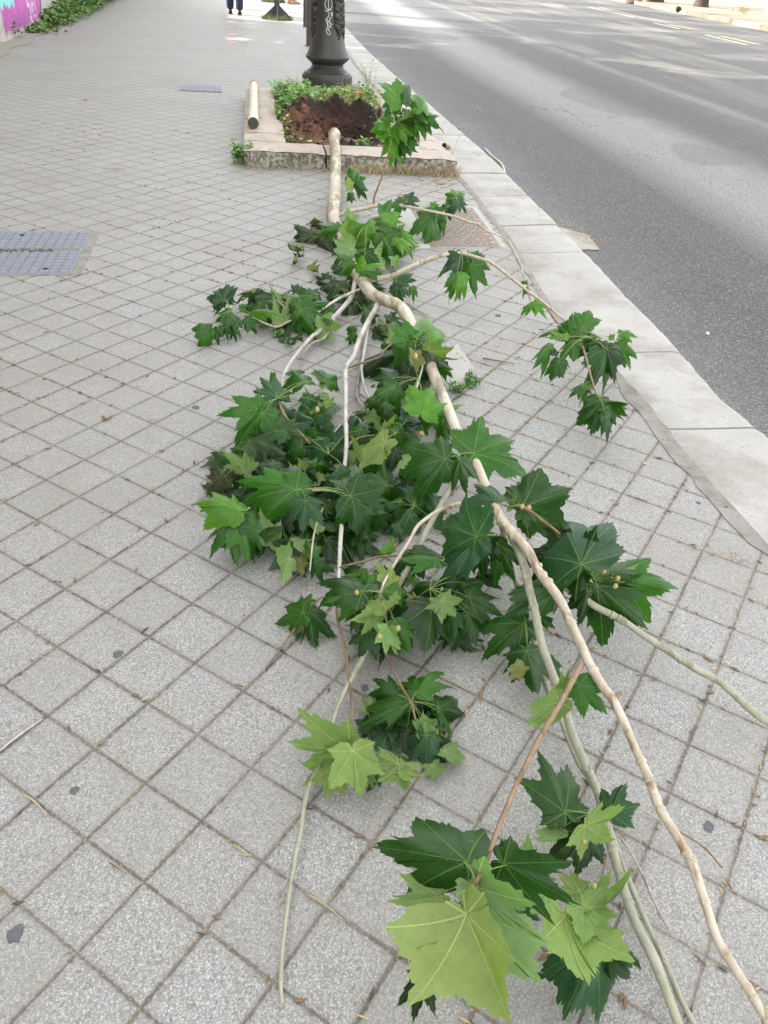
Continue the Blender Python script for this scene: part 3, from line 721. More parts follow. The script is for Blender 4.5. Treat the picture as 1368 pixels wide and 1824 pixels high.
# ================================================================ wall with graffiti
wb=[at(*p).xy for p in [(0,79),(51,55),(100,28),(165,4)]]
wd=(wb[3]-wb[0]).normalized(); w0=wb[0]-wd*9; wl=17.5+9; wnrm=Vector((wd.y,-wd.x))      # faces the pavement
def wallmat():
    m,n,p,o=mat('painted wall'); k=N(n); P=k.obj(); u,v,z=k.sep(P)
    plaster=k.mix(k.ramp(k.noise(P,3,5,.6),.3,.7),(.34,.33,.29),(.44,.43,.39))
    plaster=k.mix(k.ramp(k.noise(P,9,5,.7),.55,.66,0,.6),plaster,(.20,.19,.16))
    cr=k.ramp(k.voro(P,2.2,'DISTANCE_TO_EDGE'),.02,.0); plaster=k.mix(k.math('MULTIPLY',cr,.8),plaster,(.10,.09,.08))
    wob=k.noise(P,2.5,3)
    e=k.math('ADD',u,k.math('MULTIPLY',k.math('POWER',k.math('SUBTRACT',z,.45),2.),2.))       # rounded right edge
    mask=k.math('MULTIPLY',k.ramp(k.math('SUBTRACT',e,12.2),.03,-.03),k.ramp(k.math('ADD',z,k.math('MULTIPLY',wob,.12)),.09,.18))
    mask=k.math('MULTIPLY',mask,k.ramp(u,9.36,9.42))
    mag=k.mix(k.ramp(k.noise(P,4,5,.65),.3,.7),(.34,.055,.26),(.50,.13,.42))
    mag=k.mix(k.ramp(z,.40,.05,0,.6),mag,(.14,.05,.14))
    drip=k.noise(k.comb(k.math('MULTIPLY',u,7.),0.,k.math('MULTIPLY',z,.4)),1.,3)
    teal=k.ramp(k.math('SUBTRACT',k.math('ADD',z,k.math('MULTIPLY',drip,.45)),.62),-.01,.01)
    teal=k.math('MULTIPLY',teal,k.ramp(u,10.35,10.2))
    col=k.mix(teal,mag,(.20,.58,.53))
    sq=k.math('MULTIPLY',k.ramp(k.math('ABSOLUTE',k.math('SUBTRACT',k.noise(k.comb(k.math('MULTIPLY',u,3.),0.,k.math('MULTIPLY',z,2.)),3.,1),.5)),.025,.01),k.math('MULTIPLY',k.ramp(u,11.0,11.1),k.ramp(u,11.8,11.7)))
    col=k.mix(k.math('MULTIPLY',sq,.8),col,(.75,.7,.76))
    outl=k.math('MULTIPLY',k.ramp(k.math('ABSOLUTE',k.math('SUBTRACT',e,12.2)),.06,.03),k.ramp(z,.08,.16))
    fin=k.mix(mask,plaster,col); fin=k.mix(k.math('MULTIPLY',outl,.9),fin,(.05,.04,.10))
    k.link(fin,p.inputs['Base Color']); p.inputs['Roughness'].default_value=.8
    k.link(k.bump(k.noise(P,14,5,.7),.5,.012),p.inputs['Normal'])
    return m
wobj=bpy.data.objects.new('graffiti_wall',None); C.objects.link(wobj); wobj.location=(w0.x,w0.y,0)
tag(wobj,'plaster wall with purple and teal graffiti along the left of the pavement','wall')
wa=math.atan2(wd.y,wd.x)
def wallpart(name,mb,m):
    o=mb.build(name,m,smooth=False); o.parent=wobj; o.rotation_euler=(0,0,wa); return o
b=MB(); nseg=100
vs=[];fs=[]
b.box((wl/2,.125,1.0),(wl,.25,2.0)); wallpart('wall_panel',b,wallmat())
b=MB(); b.box((wl/2,.125,2.04),(wl+.1,.34,.08)); wallpart('coping',b,M['mortar'])
def wallspots():
    while True:
        t=random.uniform(.3,10.5); 
        if t<3.0 and random.random()<.75: continue
        if t<1.6: continue
        off=abs(random.gauss(0,.16)); q=wb[0]+wd*t+wnrm*(.03+off)
        return q.x,q.y,0,(.16 if t<2.8 else .30+.6*min(1,(t-2.8)/3))*(1-min(.6,off*1.5))
greens('wall_weeds',wallspots,[(.085,.17,.035),(.12,.23,.045),(.17,.28,.06)],3000,.62,.075,None,.08,31)
q=at(14,66); 
plant('weed_plant',14,66,.22,60,.06,'small dark weed at the foot of the graffiti wall',cols=[(.06,.13,.03),(.09,.17,.04)],seed=33,spread=.07)
M['dirt']=m_plain('dust along the wall',(.27,.245,.20),.9,.25,12,.5)
b=MB(); vs=[]
for i in range(120):
    t=-8.5+i*.2; a=wb[0]+wd*t; w=.30+.12*noise.noise(Vector((t*1.3,0,0)))+.06*noise.noise(Vector((t*6,0,0)))
    vs+=[(a.x-wnrm.x*.05,a.y-wnrm.y*.05,.004),(a.x+wnrm.x*w,a.y+wnrm.y*w,.004)]
b.add(vs,[(2*i+2,2*i+3,2*i+1,2*i) for i in range(119)]); tag(b.build('dirt_strip',M['dirt']),kind='structure')

# ================================================================ people (only their feet show)
def person(px,py,label,trouser,shoe,shirt,face=0.,stride=.16,scale=1.,seed=1):
    g_=at(px,py); r=thing('person',(g_.x,g_.y,0),label,'person')
    sk=m_plain('skin',(.45,.28,.20),.5,.08)
    def skin(name,pts,edges,m,sub=2):
        me=bpy.data.meshes.new(name); me.from_pydata([Vector(p[:3])*scale for p in pts],edges,[]); o=bpy.data.objects.new(name,me); C.objects.link(o)
        md=o.modifiers.new('s','SKIN'); md.use_smooth_shade=True
        for i,p in enumerate(pts): me.skin_vertices[0].data[i].radius=(p[3]*scale,(p[4] if len(p)>4 else p[3])*scale)
        me.skin_vertices[0].data[0].use_root=True
        o.modifiers.new('d','SUBSURF').levels=sub; o.modifiers['d'].render_levels=sub
        me.materials.append(m); o.parent=r; return o
    s=stride
    pts=[(0,0,.95,.14,.10),(0,0,1.12,.13,.09),(0,0,1.32,.16,.10),(0,0,1.46,.09,.07),(0,.0,1.53,.055),(0,.01,1.62,.075,.09),(0,.01,1.72,.07,.09),
         (-.09,0,.88,.09),(-.10,s*.45,.48,.06),(-.10,s-.02,.10,.042),(-.10,s+.10,.04,.035,.03),
         (.09,0,.88,.09),(.10,-s*.3,.48,.06),(.10,-s-.02,.10,.042),(.10,-s+.10,.04,.035,.03),
         (-.20,0,1.42,.055),(-.25,-.03,1.15,.042),(-.25,.06,.92,.032),(-.25,.10,.84,.03,.02),
         (.20,0,1.42,.055),(.25,.03,1.15,.042),(.25,.10,.92,.032),(.25,.13,.84,.03,.02)]
    ed=[(0,1),(1,2),(2,3),(3,4),(4,5),(5,6),(0,7),(7,8),(8,9),(9,10),(0,11),(11,12),(12,13),(13,14),(2,15),(15,16),(16,17),(17,18),(2,19),(19,20),(20,21),(21,22)]
    skin('body',pts,ed,sk)
    k=1.22; skin('trousers',[(0,0,.97,.165,.125),(-.09,0,.86,.115),(-.10,s*.45,.48,.095),(-.10,s-.02,.075,.085),(.09,0,.86,.115),(.10,-s*.3,.48,.095),(.10,-s-.02,.075,.085)],[(0,1),(1,2),(2,3),(0,4),(4,5),(5,6)],trouser)
    skin('shirt',[(0,0,1.0,.16,.12),(0,0,1.2,.155,.115),(0,0,1.38,.18,.12),(-.2,0,1.42,.07),(-.245,-.02,1.2,.055),(.2,0,1.42,.07),(.245,.02,1.2,.055)],[(0,1),(1,2),(2,3),(3,4),(2,5),(5,6)],shirt)
    skin('hair',[(0,-.02,1.66,.075,.09),(0,-.02,1.74,.08,.095)],[(0,1)],M['black'])
    for sx,sy in ((-1,s),(1,-s)):
        lift=0 if sx<0 else .0
        b=MB(); pr=[(-.075,.036),(-.05,.043),(0,.040),(.06,.046),(.12,.046),(.17,.034),(.195,.012)]
        vs=[]
        for (yy_,w) in pr:
            h=.085 if yy_<-.02 else (.075 if yy_<.03 else .052 if yy_<.14 else .036)
            for (fx,fz) in ((-1,.0),(-1,.35),(-.75,.85),(0,1.),(.75,.85),(1,.35),(1,0)): vs.append(((sx*.10+fx*w)*scale,(sy+yy_)*scale,fz*h*scale+.002))
        n=7; fs=[(i*n+k_,(i+1)*n+k_,(i+1)*n+k_+1,i*n+k_+1) for i in range(len(pr)-1) for k_ in range(n-1)]+[tuple(range(n-1,-1,-1)),tuple(range((len(pr)-1)*n,len(pr)*n))]+[((i+1)*n,i*n,i*n+6,(i+1)*n+6) for i in range(len(pr)-1)]
        b.add(vs,fs); o=b.build('shoe',shoe); o.parent=r
    r.rotation_euler=(0,0,face); return r
navy=m_plain('navy trousers',(.012,.016,.045),.8,.2,30); dsh=m_plain('dark shoe',(.018,.015,.013),.45,.2,20)
blue=m_plain('blue shirt',(.12,.17,.26),.8,.1); tan=m_plain('tan shoe',(.28,.17,.11),.6,.2)
person(419,26,'person in narrow navy trousers and dark shoes walking away along the pavement',navy,dsh,blue,R(12),.09)
person(520,7,'person in dark trousers and tan shoes at the top edge, right of the steel columns',m_plain('charcoal trousers',(.04,.045,.05),.8,.2),tan,blue,R(-60),.10)

# ================================================================ trees
def tree(x,y,h,cr,ch,label,seed,n=2600,group=None,trunk_r=.30,z0=0,dens=.34):
    random.seed(seed); r=thing('plane_tree',(x,y,z0),label,'tree',group)
    b=MB(); top=Vector((x+random.uniform(-.3,.3),y+random.uniform(-.3,.3),h-ch*.4))
    b.tube([(x,y,z0-.1),(x,y,z0+.25),(x+.05,y,z0+1.5),(x*.5+top.x*.5,y*.5+top.y*.5,h*.45),top],[trunk_r*1.45,trunk_r*1.08,trunk_r,trunk_r*.75,trunk_r*.3],16,0,.12)
    lumps=[]
    for k in range(12):
        a=random.uniform(0,6.28); q=random.uniform(.25,.85); c=Vector((x+math.cos(a)*cr*q,y+math.sin(a)*cr*q,h-ch/2+random.uniform(-.42,.42)*ch)); lumps.append((c,random.uniform(.30,.5)*cr))
        st=Vector((x,y,h*random.uniform(.3,.55))); b.tube([st,(st+c)/2+Vector((0,0,-.2)),c],[trunk_r*.4,trunk_r*.22,.03],7)
    lumps.append((Vector((x,y,h-ch/2)),cr*.6))
    b.build('trunk',M['bark_old'],r)
    c_=MB()
    for _ in range(n):
        c,rr_=random.choice(lumps); d1=Vector((random.gauss(0,1),random.gauss(0,1),random.gauss(0,1))).normalized()*rr_*random.random()**.4
        d1.z*=.8; p0=c+d1; s_=dens*random.uniform(.6,1.3)
        a=Vector((random.gauss(0,1),random.gauss(0,1),random.gauss(0,.6))).normalized(); e=a.cross(Vector((random.gauss(0,1),random.gauss(0,1),random.gauss(0,1)))).normalized()
        c_.add([p0-a*s_*.5,p0+e*s_*.4,p0+a*s_*.55+e*.1*s_,p0-e*s_*.4],[(0,1,2,3)],random.randrange(2))
    c_.build('crown',[M['crown_a'],M['crown_b']],r,smooth=False)
M['bark_old']=m_plain('old dark bark',(.055,.04,.03),.9,.4,8,.8,0,.03); M['crown_a']=m_plain('crown leaf',(.05,.11,.025),.6,.2,3,.0); M['crown_b']=m_plain('crown leaf pale',(.08,.16,.035),.6,.2,3,.0)
SHADE_TREES=[(-9.6,16.7,15.5,2.5,14.5),(-9.6,19.4,14.5,2.6,13.5),(-10.2,22.6,15,2.4,9),(-10.4,26,15.5,2.8,7),(-10.4,31,16,3,7.5),(-10.6,36.5,15.5,3.2,7),(-10.8,43,16,3.6,7.5)]  # row added out of view, crowns shaped to shade pavement and road
for i,(x,y,h,cr,ch) in enumerate(SHADE_TREES):
    tree(x,y,h,cr,ch,'added plane tree for shade, out of view behind the graffiti wall, %s in the row'%['nearest','second','third','fourth','fifth','sixth','farthest'][i],50+i,[5200,4600,3200,2600,2600,2600,2600][i],'added shade trees behind the wall')
# tall block added out of view behind the wall to shade the near pavement
bl=thing('shade_building',(-13,-1,0),'added plain plastered block, out of view behind the graffiti wall, placed for its shade','shade_building')
b=MB(); b.box((-14.5,.0,8.2),(9,31,16.4)); b.build('wall',M['mortar'],bl,smooth=False)
b=MB(); b.box((-14.5,.0,16.55),(9.6,31.6,.3)); b.build('roof',M['farstone'],bl,smooth=False)
M['glass']=m_plain('window glass',(.05,.06,.07),.15,.1)
for fl in range(4):
    for k in range(6):
        y=-13+k*4.4; z=3.2+fl*3.6; b=MB(); b.box((-9.97,y,z),(.12,1.3,1.9)); w_=b.build('window',M['kerb'],bl,smooth=False); b=MB(); b.box((-9.90,y,z),(.06,1.1,1.7)); b.build('pane',M['glass'],w_,smooth=False)
for i,(px,py,lab) in enumerate([(1247,13,'dark brown tree trunk base on the far pavement across the road, rightmost'),(1166,4,'dark tree trunk base on the far pavement, middle one'),(1130,2,'dark tree trunk base on the far pavement, leftmost at the top edge')]):
    q=at(px,py,0); tree(q.x,q.y,12,4,6,lab,70+i,900,'trees on the far pavement',[.30,.34,.30][i],0.02,.5)

# far side details
b=MB(); q=at(1369,30,0); b.box((q.x+.6,q.y+.3,.35),(1.2,.8,.8),.1); b.box((q.x+2.6,q.y+.5,.22),(2.6,.8,.5),.1)
tag(b.build('stone_block',M['farstone'],smooth=False),'rough ochre stone block at the right edge beyond the road','stone block')
plant('weed_plant',1322,24,.28,40,.09,'yellowish weed on the far kerb across the road',cols=[(.30,.28,.09),(.22,.24,.08)],z=.03,spread=.12,seed=35)
b=MB(); q=at(1207,21,.03); b.ball((q.x,q.y,q.z+.08),.11,(1,1,.8),8,0,.5); tag(b.build('black_lump',M['black']),'small black lump lying on the far kerb','litter')
# ================================================================ the fallen plane tree
tree_o=thing('fallen_tree',at(597,300),'young plane tree snapped at the base and fallen from the planter across the pavement','fallen tree')
ALLB=[]
def zz(pts,s=1.,ox=0,oy=0): return [(ox+p[0]*s,oy+p[1]*s)+tuple(p[2:]) for p in pts]
def bough(name,pts,mt,n=12,rough=.06,nodes=0,wmul=1.):
    """pts: (px,py,height,width in px) along the bough"""
    P=[];r=[]
    for (px,py,h,w) in pts:
        q=at(px,py,h); P.append(q); r.append(max(.0012,w*wmul*depth(q)/FPX/2))
    b=MB(); b.tube(P,r,n,0,rough,5)
    # knots and ring scars
    random.seed(int(pts[0][0]*7+pts[0][1]))
    for _ in range(nodes):
        i=random.randrange(len(P)-1); t=random.random(); c=P[i].lerp(P[i+1],t); rr_=r[i]*(1-t)+r[i+1]*t; d_=(P[i+1]-P[i]).normalized()
        b.tube([c-d_*rr_*.6,c-d_*rr_*.2,c+d_*rr_*.15,c+d_*rr_*.45],[rr_*.97,rr_*1.16,rr_*1.22,rr_*.97],n,0,.14,1)
        if random.random()<.5:
            a=d_.cross(Vector((random.gauss(0,1),random.gauss(0,1),random.gauss(0,1)))).normalized(); b.ball(c+a*rr_*.8,rr_*.5,(1,1,1),6,0,.6)
    o=b.build(name,mt,tree_o); ALLB.append(P); return o
trunk=[(595.6,236,.205,17),(595.5,255,.185,18),(598,287,.16,19),(597,319,.12,21),(596,352,.085,22),(593,374,.075,23),(594,394,.07,24),(604,410,.065,23),(614,430,.06,22),(621,452,.06,21),(634,484,.065,22),(648,505,.08,22),(662,523,.10,22),(685,535,.12,20),(705,542,.125,22),(722,558,.125,22),(735,585,.125,21),(748,612,.13,21),(767,654,.14,21),(782,692,.15,21),(797,727,.16,20),(815,770,.175,18),(830,799,.18,18),(848,827,.19,18),(865,867,.20,17),(879,895,.21,17)]
bough('trunk',trunk,M['bark_pale'],16,.035,4)
bough('branch',[(872,886,.21,17),(879,900,.215,18),(896,930,.22,19),(909,945,.225,18),(939,979,.24,18),(960,1018,.25,16),(995,1065,.26,17),(1016,1108,.27,16),(1038,1155,.275,17),(1049,1181,.28,17),(1072,1220,.28,16.5),(1092,1248,.28,16.5),(1115,1294,.28,16),(1134,1339,.275,15),(1157,1389,.27,16),(1172,1434,.265,17),(1202,1483,.26,17),(1232,1536,.25,18),(1255,1604,.24,16),(1278,1673,.23,16.5),(1312,1729,.22,17),(1350,1790,.21,17),(1395,1870,.20,17)],M['bark_bough'],14,.035,22)
bough('branch',[(888,915,.19,16),(915,960,.20,16),(934,1010,.215,15),(941,1043,.22,15),(952,1086,.22,15),(965,1147,.21,15),(982,1194,.19,15),(1001,1245,.16,15),(1020,1309,.14,16),(1043,1362,.12,16),(1066,1415,.08,16),(1077,1468,.08,16),(1092,1517,.08,16.5),(1111,1582,.08,17),(1130,1638,.08,17.5),(1164,1707,.08,19),(1183,1756,.075,17),(1206,1817,.07,17),(1228,1880,.065,17)],M['bark_green'],14,.03,16)
bough('branch',[(893,935,.12,10),(908,990,.07,11),(917,1026,.055,11),(928,1061,.05,11),(941,1095,.05,11),(952,1147,.05,11),(965,1198,.045,10),(983,1245,.045,10),(1001,1286,.04,10),(1028,1354,.04,10),(1054,1395,.035,10),(1080,1455,.035,10),(1100,1517,.03,10),(1138,1612,.03,10),(1164,1669,.025,10),(1191,1726,.02,11),(1210,1775,.02,11),(1236,1824,.02,11),(1262,1880,.02,11)],M['bark_green'],12,.05,8)
bough('branch',[(905,940,.17,10),(950,1000,.16,12),(1014,1052,.15,12),(1038,1065,.15,12.5),(1064,1082,.14,13),(1107,1104,.13,12.5),(1150,1134,.12,12.5),(1197,1164,.11,13),(1240,1192,.10,13),(1283,1215,.085,13),(1322,1250,.07,14),(1352,1276,.06,14),(1378,1290,.055,17)],M['bark_green'],12,.03,9)
bough('branch',[(674,537,.10,10),(671,546,.09,10),(655,574,.08,9),(640,605,.08,9),(629,636,.08,9.5),(616,658,.09,9),(616,708,.10,8.5),(616,752,.11,8.5),(617,795,.11,8),(612,850,.10,8),(611,883,.10,8),(609,927,.09,8),(606,971,.08,8),(604,1020,.07,7),(600,1085,.06,6)],M['bark_white'],10,.05,8)
bough('twig',[(600,1083,.06,6),(604,1111,.06,6),(615,1155,.06,6),(621,1206,.06,5.5),(627,1253,.06,5.5),(625,1297,.06,5),(629,1332,.065,4.5)],M['bark_brown'],8,.08,4)
bough('branch',[(825,815,.17,9),(818,830,.16,9),(804,866,.14,10),(782,905,.12,10),(760,945,.10,10),(739,988,.09,9.5),(712,1040,.08,9),(675,1110,.07,9),(645,1173,.06,10),(630,1202,.06,9.5),(604,1253,.05,9.5),(586,1308,.045,9.5),(572,1356,.04,9.5),(550,1403,.035,9),(540,1447,.03,9),(537,1472,.03,8),(522,1546,.025,8),(511,1621,.02,8),(504,1682,.02,8),(500,1748,.015,8),(503,1788,.012,6)],M['bark_green'],10,.06,10)
bough('twig',[(513,1566,.02,5),(501,1590,.016,4),(498,1608,.01,5)],M['bark_dry'],6)
bough('branch',[(633,500,.06,9),(627,526,.05,9),(607,552,.045,8.5),(585,574,.04,8),(567,592,.04,7),(554,601,.04,6.5),(524,636,.05,6),(506,666,.05,6),(502,690,.05,5)],M['bark_white'],8,.08,4)
bough('twig',[(642,515,.08,5),(607,530,.08,5),(581,546,.08,4.5),(560,560,.07,4)],M['bark_white'],7,.08,2)
bough('twig',[(600,556,.045,5),(580,600,.04,5),(555,612,.03,4),(532,640,.02,4)],M['bark_dry'],6)
bough('twig',[(515,555,.07,4.5),(493,535,.08,4.5),(462,513,.09,4),(440,520,.09,3)],M['bark_dry'],6)
bough('twig',[(540,560,.06,4),(515,572,.06,4),(493,582,.05,4),(470,575,.06,4),(435,560,.07,3),(408,566,.07,3)],M['bark_dry'],6)
bough('twig',[(493,704,.13,5.5),(506,738,.13,5),(528,765,.12,5),(552,790,.11,5)],M['bark_brown'],7,.08,2)
bough('twig',[(619,655,.09,4.5),(640,648,.09,4),(677,636,.10,4),(683,626,.11,4),(699,612,.12,3.5),(715,605,.13,3)],M['bark_brown'],7,.1,2)
bough('twig',[(655,578,.06,6.5),(648,632,.05,5),(644,655,.05,4.5),(650,690,.04,4.5),(675,748,.03,4.5)],M['bark_white'],7)
bough('twig',[(646,600,.04,4),(640,660,.025,4),(636,705,.02,4),(655,735,.02,3.5),(668,760,.02,3)],M['bark_dry'],6)
bough('twig',[(870,885,.20,6.5),(831,894,.19,7),(787,907,.17,7.5),(747,934,.16,7),(730,962,.155,6),(708,997,.15,5.5),(688,1030,.145,5),(676,1056,.14,4.5)],M['bark_bough'],8,.07,4)
bough('twig',[(1036,1182,.28,11),(1017,1218,.29,10.5),(994,1260,.30,10),(964,1309,.31,10),(941,1354,.315,9),(914,1411,.32,9),(892,1464,.32,9.5),(880,1495,.32,10),(861,1547,.32,9),(846,1573,.32,7)],M['bark_brown'],10,.07,8)
bough('twig',[(1090,1250,.28,8),(1098,1241,.283,9),(1107,1234,.286,9)],M['bark_brown'],8)
bough('twig',[(602,384,.08,8),(625,376,.11,7.5),(651,371,.13,7),(673,366,.15,6.5),(699,364,.16,6),(725,368,.16,5.5),(770,377,.16,5),(808,385,.15,5),(840,397,.14,4.5),(850,399,.14,4.5),(869,412,.13,4),(890,420,.11,3),(906,430,.09,3),(912,441,.07,2.5),(920,455,.05,2.5),(930,478,.03,2.5),(933,494,.02,2)],M['bark_bough'],8,.08,6)
# the twig that stands up, measured on the upright plane through its foot
yb=at(666,364,.15).y
def upr(pts,mt,name='twig'):
    P=[aty(x,y,yb+.02*i) for i,(x,y,w) in enumerate(pts)]; r=[w*depth(P[0])/FPX/2 for _,_,w in pts]; b=MB(); b.tube(P,r,7,0,.08,4); b.build(name,mt,tree_o)
upr([(666,366,5),(667,350,4),(680,316,3.2),(689,284,2.6),(697,250,2)],M['bark_brown'])
bough('twig',[(655,499,.10,11),(660,498,.11,11),(695,493,.15,8.5),(717,482,.19,8),(760,463,.24,7.5),(791,454,.27,7),(817,450,.28,6.5),(853,460,.28,6),(875,468,.28,5.5),(905,491,.27,5.5),(938,517,.26,5),(970,541,.25,4.5),(1014,578,.23,4),(1030,600,.22,4)],M['bark_bough'],9,.07,8)
bough('twig',[(974,548,.25,3),(992,576,.22,3)],M['bark_brown'],6)
bough('twig',[(1036,612,.22,4),(1042,631,.22,4),(1051,665,.21,3.5),(1058,689,.20,3.5),(1066,712,.19,3)],M['bark_brown'],7)
bough('twig',[(940,500,.26,2.5),(941,516,.24,2.5),(944,535,.2,2)],M['bark_brown'],5)
bough('twig',[(905,903,.23,5),(920,900,.24,6),(943,910,.25,6.5),(969,930,.25,6),(995,949,.25,4.5),(1020,975,.24,4)],M['bark_brown'],8,.08,3)
bough('twig',[(576,1062,.06,3),(564,1071,.05,3.5),(550,1096,.03,3.5),(524,1122,.02,3.5),(498,1158,.008,3),(474,1190,.005,2.5)],M['bark_brown'],6)
bough('twig',[(600,1014,.07,4),(614,1008,.08,4.5),(645,1001,.09,4.5),(674,992,.10,4.5),(707,990,.11,4)],M['bark_brown'],7,.08,2)
bough('twig',[(432,912,.10,3.5),(475,888,.11,4.5),(519,877,.12,5),(572,873,.12,5),(605,876,.11,4)],M['bark_bough'],7,.08,2)
bough('twig',[(552,1017,.08,3),(557,966,.09,3.5),(563,936,.10,3.5),(575,905,.10,3.5)],M['bark_bough'],6)
bough('twig',[(684,1152,.06,4),(689,1169,.07,4),(710,1213,.08,4.5),(732,1253,.08,4.5),(740,1282,.08,4)],M['bark_brown'],7,.08,2)
bough('twig',[(1066,1398,.06,4),(1077,1407,.04,4),(1115,1426,.02,4),(1176,1460,.01,3.5)],M['bark_dry'],6)
bough('twig',[(1206,1478,.25,5),(1213,1483,.22,4),(1255,1510,.18,4),(1287,1546,.15,3.5)],M['bark_brown'],6)
bough('twig',[(1105,1490,.06,4),(1115,1506,.05,4),(1138,1544,.03,4),(1164,1604,.015,4),(1191,1656,.008,3.5)],M['bark_dry'],6)
bough('twig',[(1080,1520,.06,4),(1077,1540,.05,4),(1066,1597,.05,4)],M['bark_brown'],6)
bough('twig',[(617,796,.11,4),(640,780,.12,4),(668,775,.12,3.5)],M['bark_brown'],6)
bough('twig',[(595,770,.10,3.5),(608,755,.11,3.5),(626,736,.12,3)],M['bark_dry'],6)
bough('twig',[(754,640,.16,2),(752,655,.16,3),(742,690,.14,5),(733,715,.12,4)],M['bark_white'],6)

# ---------------------------------------------------------------- leaves
OUT=[(0,1.0),(4,.86),(7.5,.85),(11.5,.72),(16,.715),(20,.60),(24.5,.53),(30,.58),(35,.71),(38.5,.72),(43,.86),(48,.97),(52.5,.82),(57,.80),(61,.68),(66,.66),(70,.54),(76,.47),(82,.49),(86,.56),(90,.55),(96,.65),(102,.50),(108,.46),(115,.36),(124,.33),(134,.27),(146,.22),(158,.17),(169,.11),(180,.04)]
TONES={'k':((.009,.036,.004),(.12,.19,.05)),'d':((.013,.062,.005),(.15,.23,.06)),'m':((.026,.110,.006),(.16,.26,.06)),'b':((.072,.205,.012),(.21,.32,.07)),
       't':((.020,.074,.026),(.16,.25,.09)),'u':((.030,.11,.010),(.175,.265,.075)),'y':((.045,.12,.012),(.195,.28,.078)),'g':((.035,.09,.03),(.19,.30,.11)),'w':((.038,.052,.022),(.21,.24,.14)),'o':((.07,.085,.02),(.17,.18,.06))}  # dark and teal tones also put shade and sky sheen into leaf colour
NR=5
class LeafSet:
    def __init__(s): s.items=[]
def leaf_geo(J,A,Nn,L,wf,rng,curl=1.,node=None,lr=(1,1)):
    B=Nn.cross(A).normalized()
    sgn=1 if rng.random()<.5 else -1
    offs=[]; 
    jl={}
    sh=rng.uniform(-3,3); lob=[rng.uniform(.86,1.12) for _ in range(5)]
    ang=[];rad_=[]
    q_=rng.choice([0.,.1,.22,.35,.55])*rng.uniform(.6,1)
    def env(a): a=abs(a); return (1-(a/48.)*.08) if a<48 else (.92-(a-48)/50.*.24 if a<98 else max(.05,.68-(a-98)/82.*.6))
    full=[(a,r) for a,r in OUT]+[(-a,r) for a,r in OUT[-2:0:-1]]
    full=[(a,(r+max(0,env(a)-r)*q_) if 0<abs(a)<125 else r) for a,r in full]
    f2=[]
    for (a0,r0),(a1,r1) in zip(full,full[1:]+[(0,full[0][1])]):
        f2.append((a0,r0))
        if a1<a0: a1+=360
        am=(a0+a1)/2; am=am if am<=180 else am-360
        f2.append((am,(r0+r1)/2*(.965+rng.uniform(-.02,.02))))
    full=f2
    for a,r in full:
        l=min(4,max(0,int(round((a+96)/48.)))); j=1+rng.uniform(-.055,.055)
        ang.append(R(a*(1+.02*sh/3))+R(rng.uniform(-1.2,1.2))); rad_.append(r*lob[l]/(lob[2] if l==2 else 1)*j if abs(a)>1 else 1.)
    curl*=1.45
    droop=rng.uniform(.02,.38)*curl; fold=rng.uniform(.0,.48)*curl; wa_=rng.uniform(.02,.07)*curl; k1=rng.choice([3,4,5,6]); ph=rng.uniform(0,6.28)
    side=rng.uniform(-.35,.35)*curl; rim=rng.choice([0,.3,.9])*rng.random()*curl; tw=rng.uniform(-.3,.3)*curl
    vs=[J]; uv=[(0,0)]
    n=len(ang)
    for i in range(1,NR+1):
        f=i/NR
        for k in range(n):
            r=rad_[k]*f; u=r*math.cos(ang[k]); v=r*math.sin(ang[k])
            w=-droop*u*abs(u)*(1+.8*max(0,u-.4))-fold*(math.sqrt(v*v+.012)-.11)*(.55+.8*abs(v))-rim*max(0,r-.45)**2+side*v*v*(1 if v>0 else -1)+tw*u*v
            w+=wa_*math.sin(k1*ang[k]+ph)*r*r*1.3+.030*math.cos(ang[k]*7.5)*r*(1-f*.4)+.012*math.sin(ang[k]*11+ph)*f*f*f
            p=J+A*(u*L)+B*(v*L*wf*(lr[0] if v>0 else lr[1]))+Nn*(w*L)
            if p.z<.004+.003*f: p.z=.004+.003*rng.random()
            vs.append(p); uv.append((u,v))
    fs=[(0,1+k,1+(k+1)%n) for k in range(n)]
    for i in range(NR-1):
        o_=1+i*n
        for k in range(n): fs.append((o_+k,o_+n+k,o_+n+(k+1)%n,o_+(k+1)%n))
    mi=[0]*len(fs)
    if node is not None:
        nb=len(vs); mid=(node+J)/2+Vector((0,0,.10*(node-J).length)); end=J+A*.04*L-Nn*.0015
        b=MB(); w=max(.0007,.0085*L); b.tube([node,mid,end],[w*1.2,w,w*.8],5,0,0,3); vs+=[Vector(v) for v in b.v]; uv+=[(.3,0)]*len(b.v); fs+=[tuple(i+nb for i in f_) for f_ in b.f]; mi+=[1]*len(b.f)
    return vs,fs,mi,uv
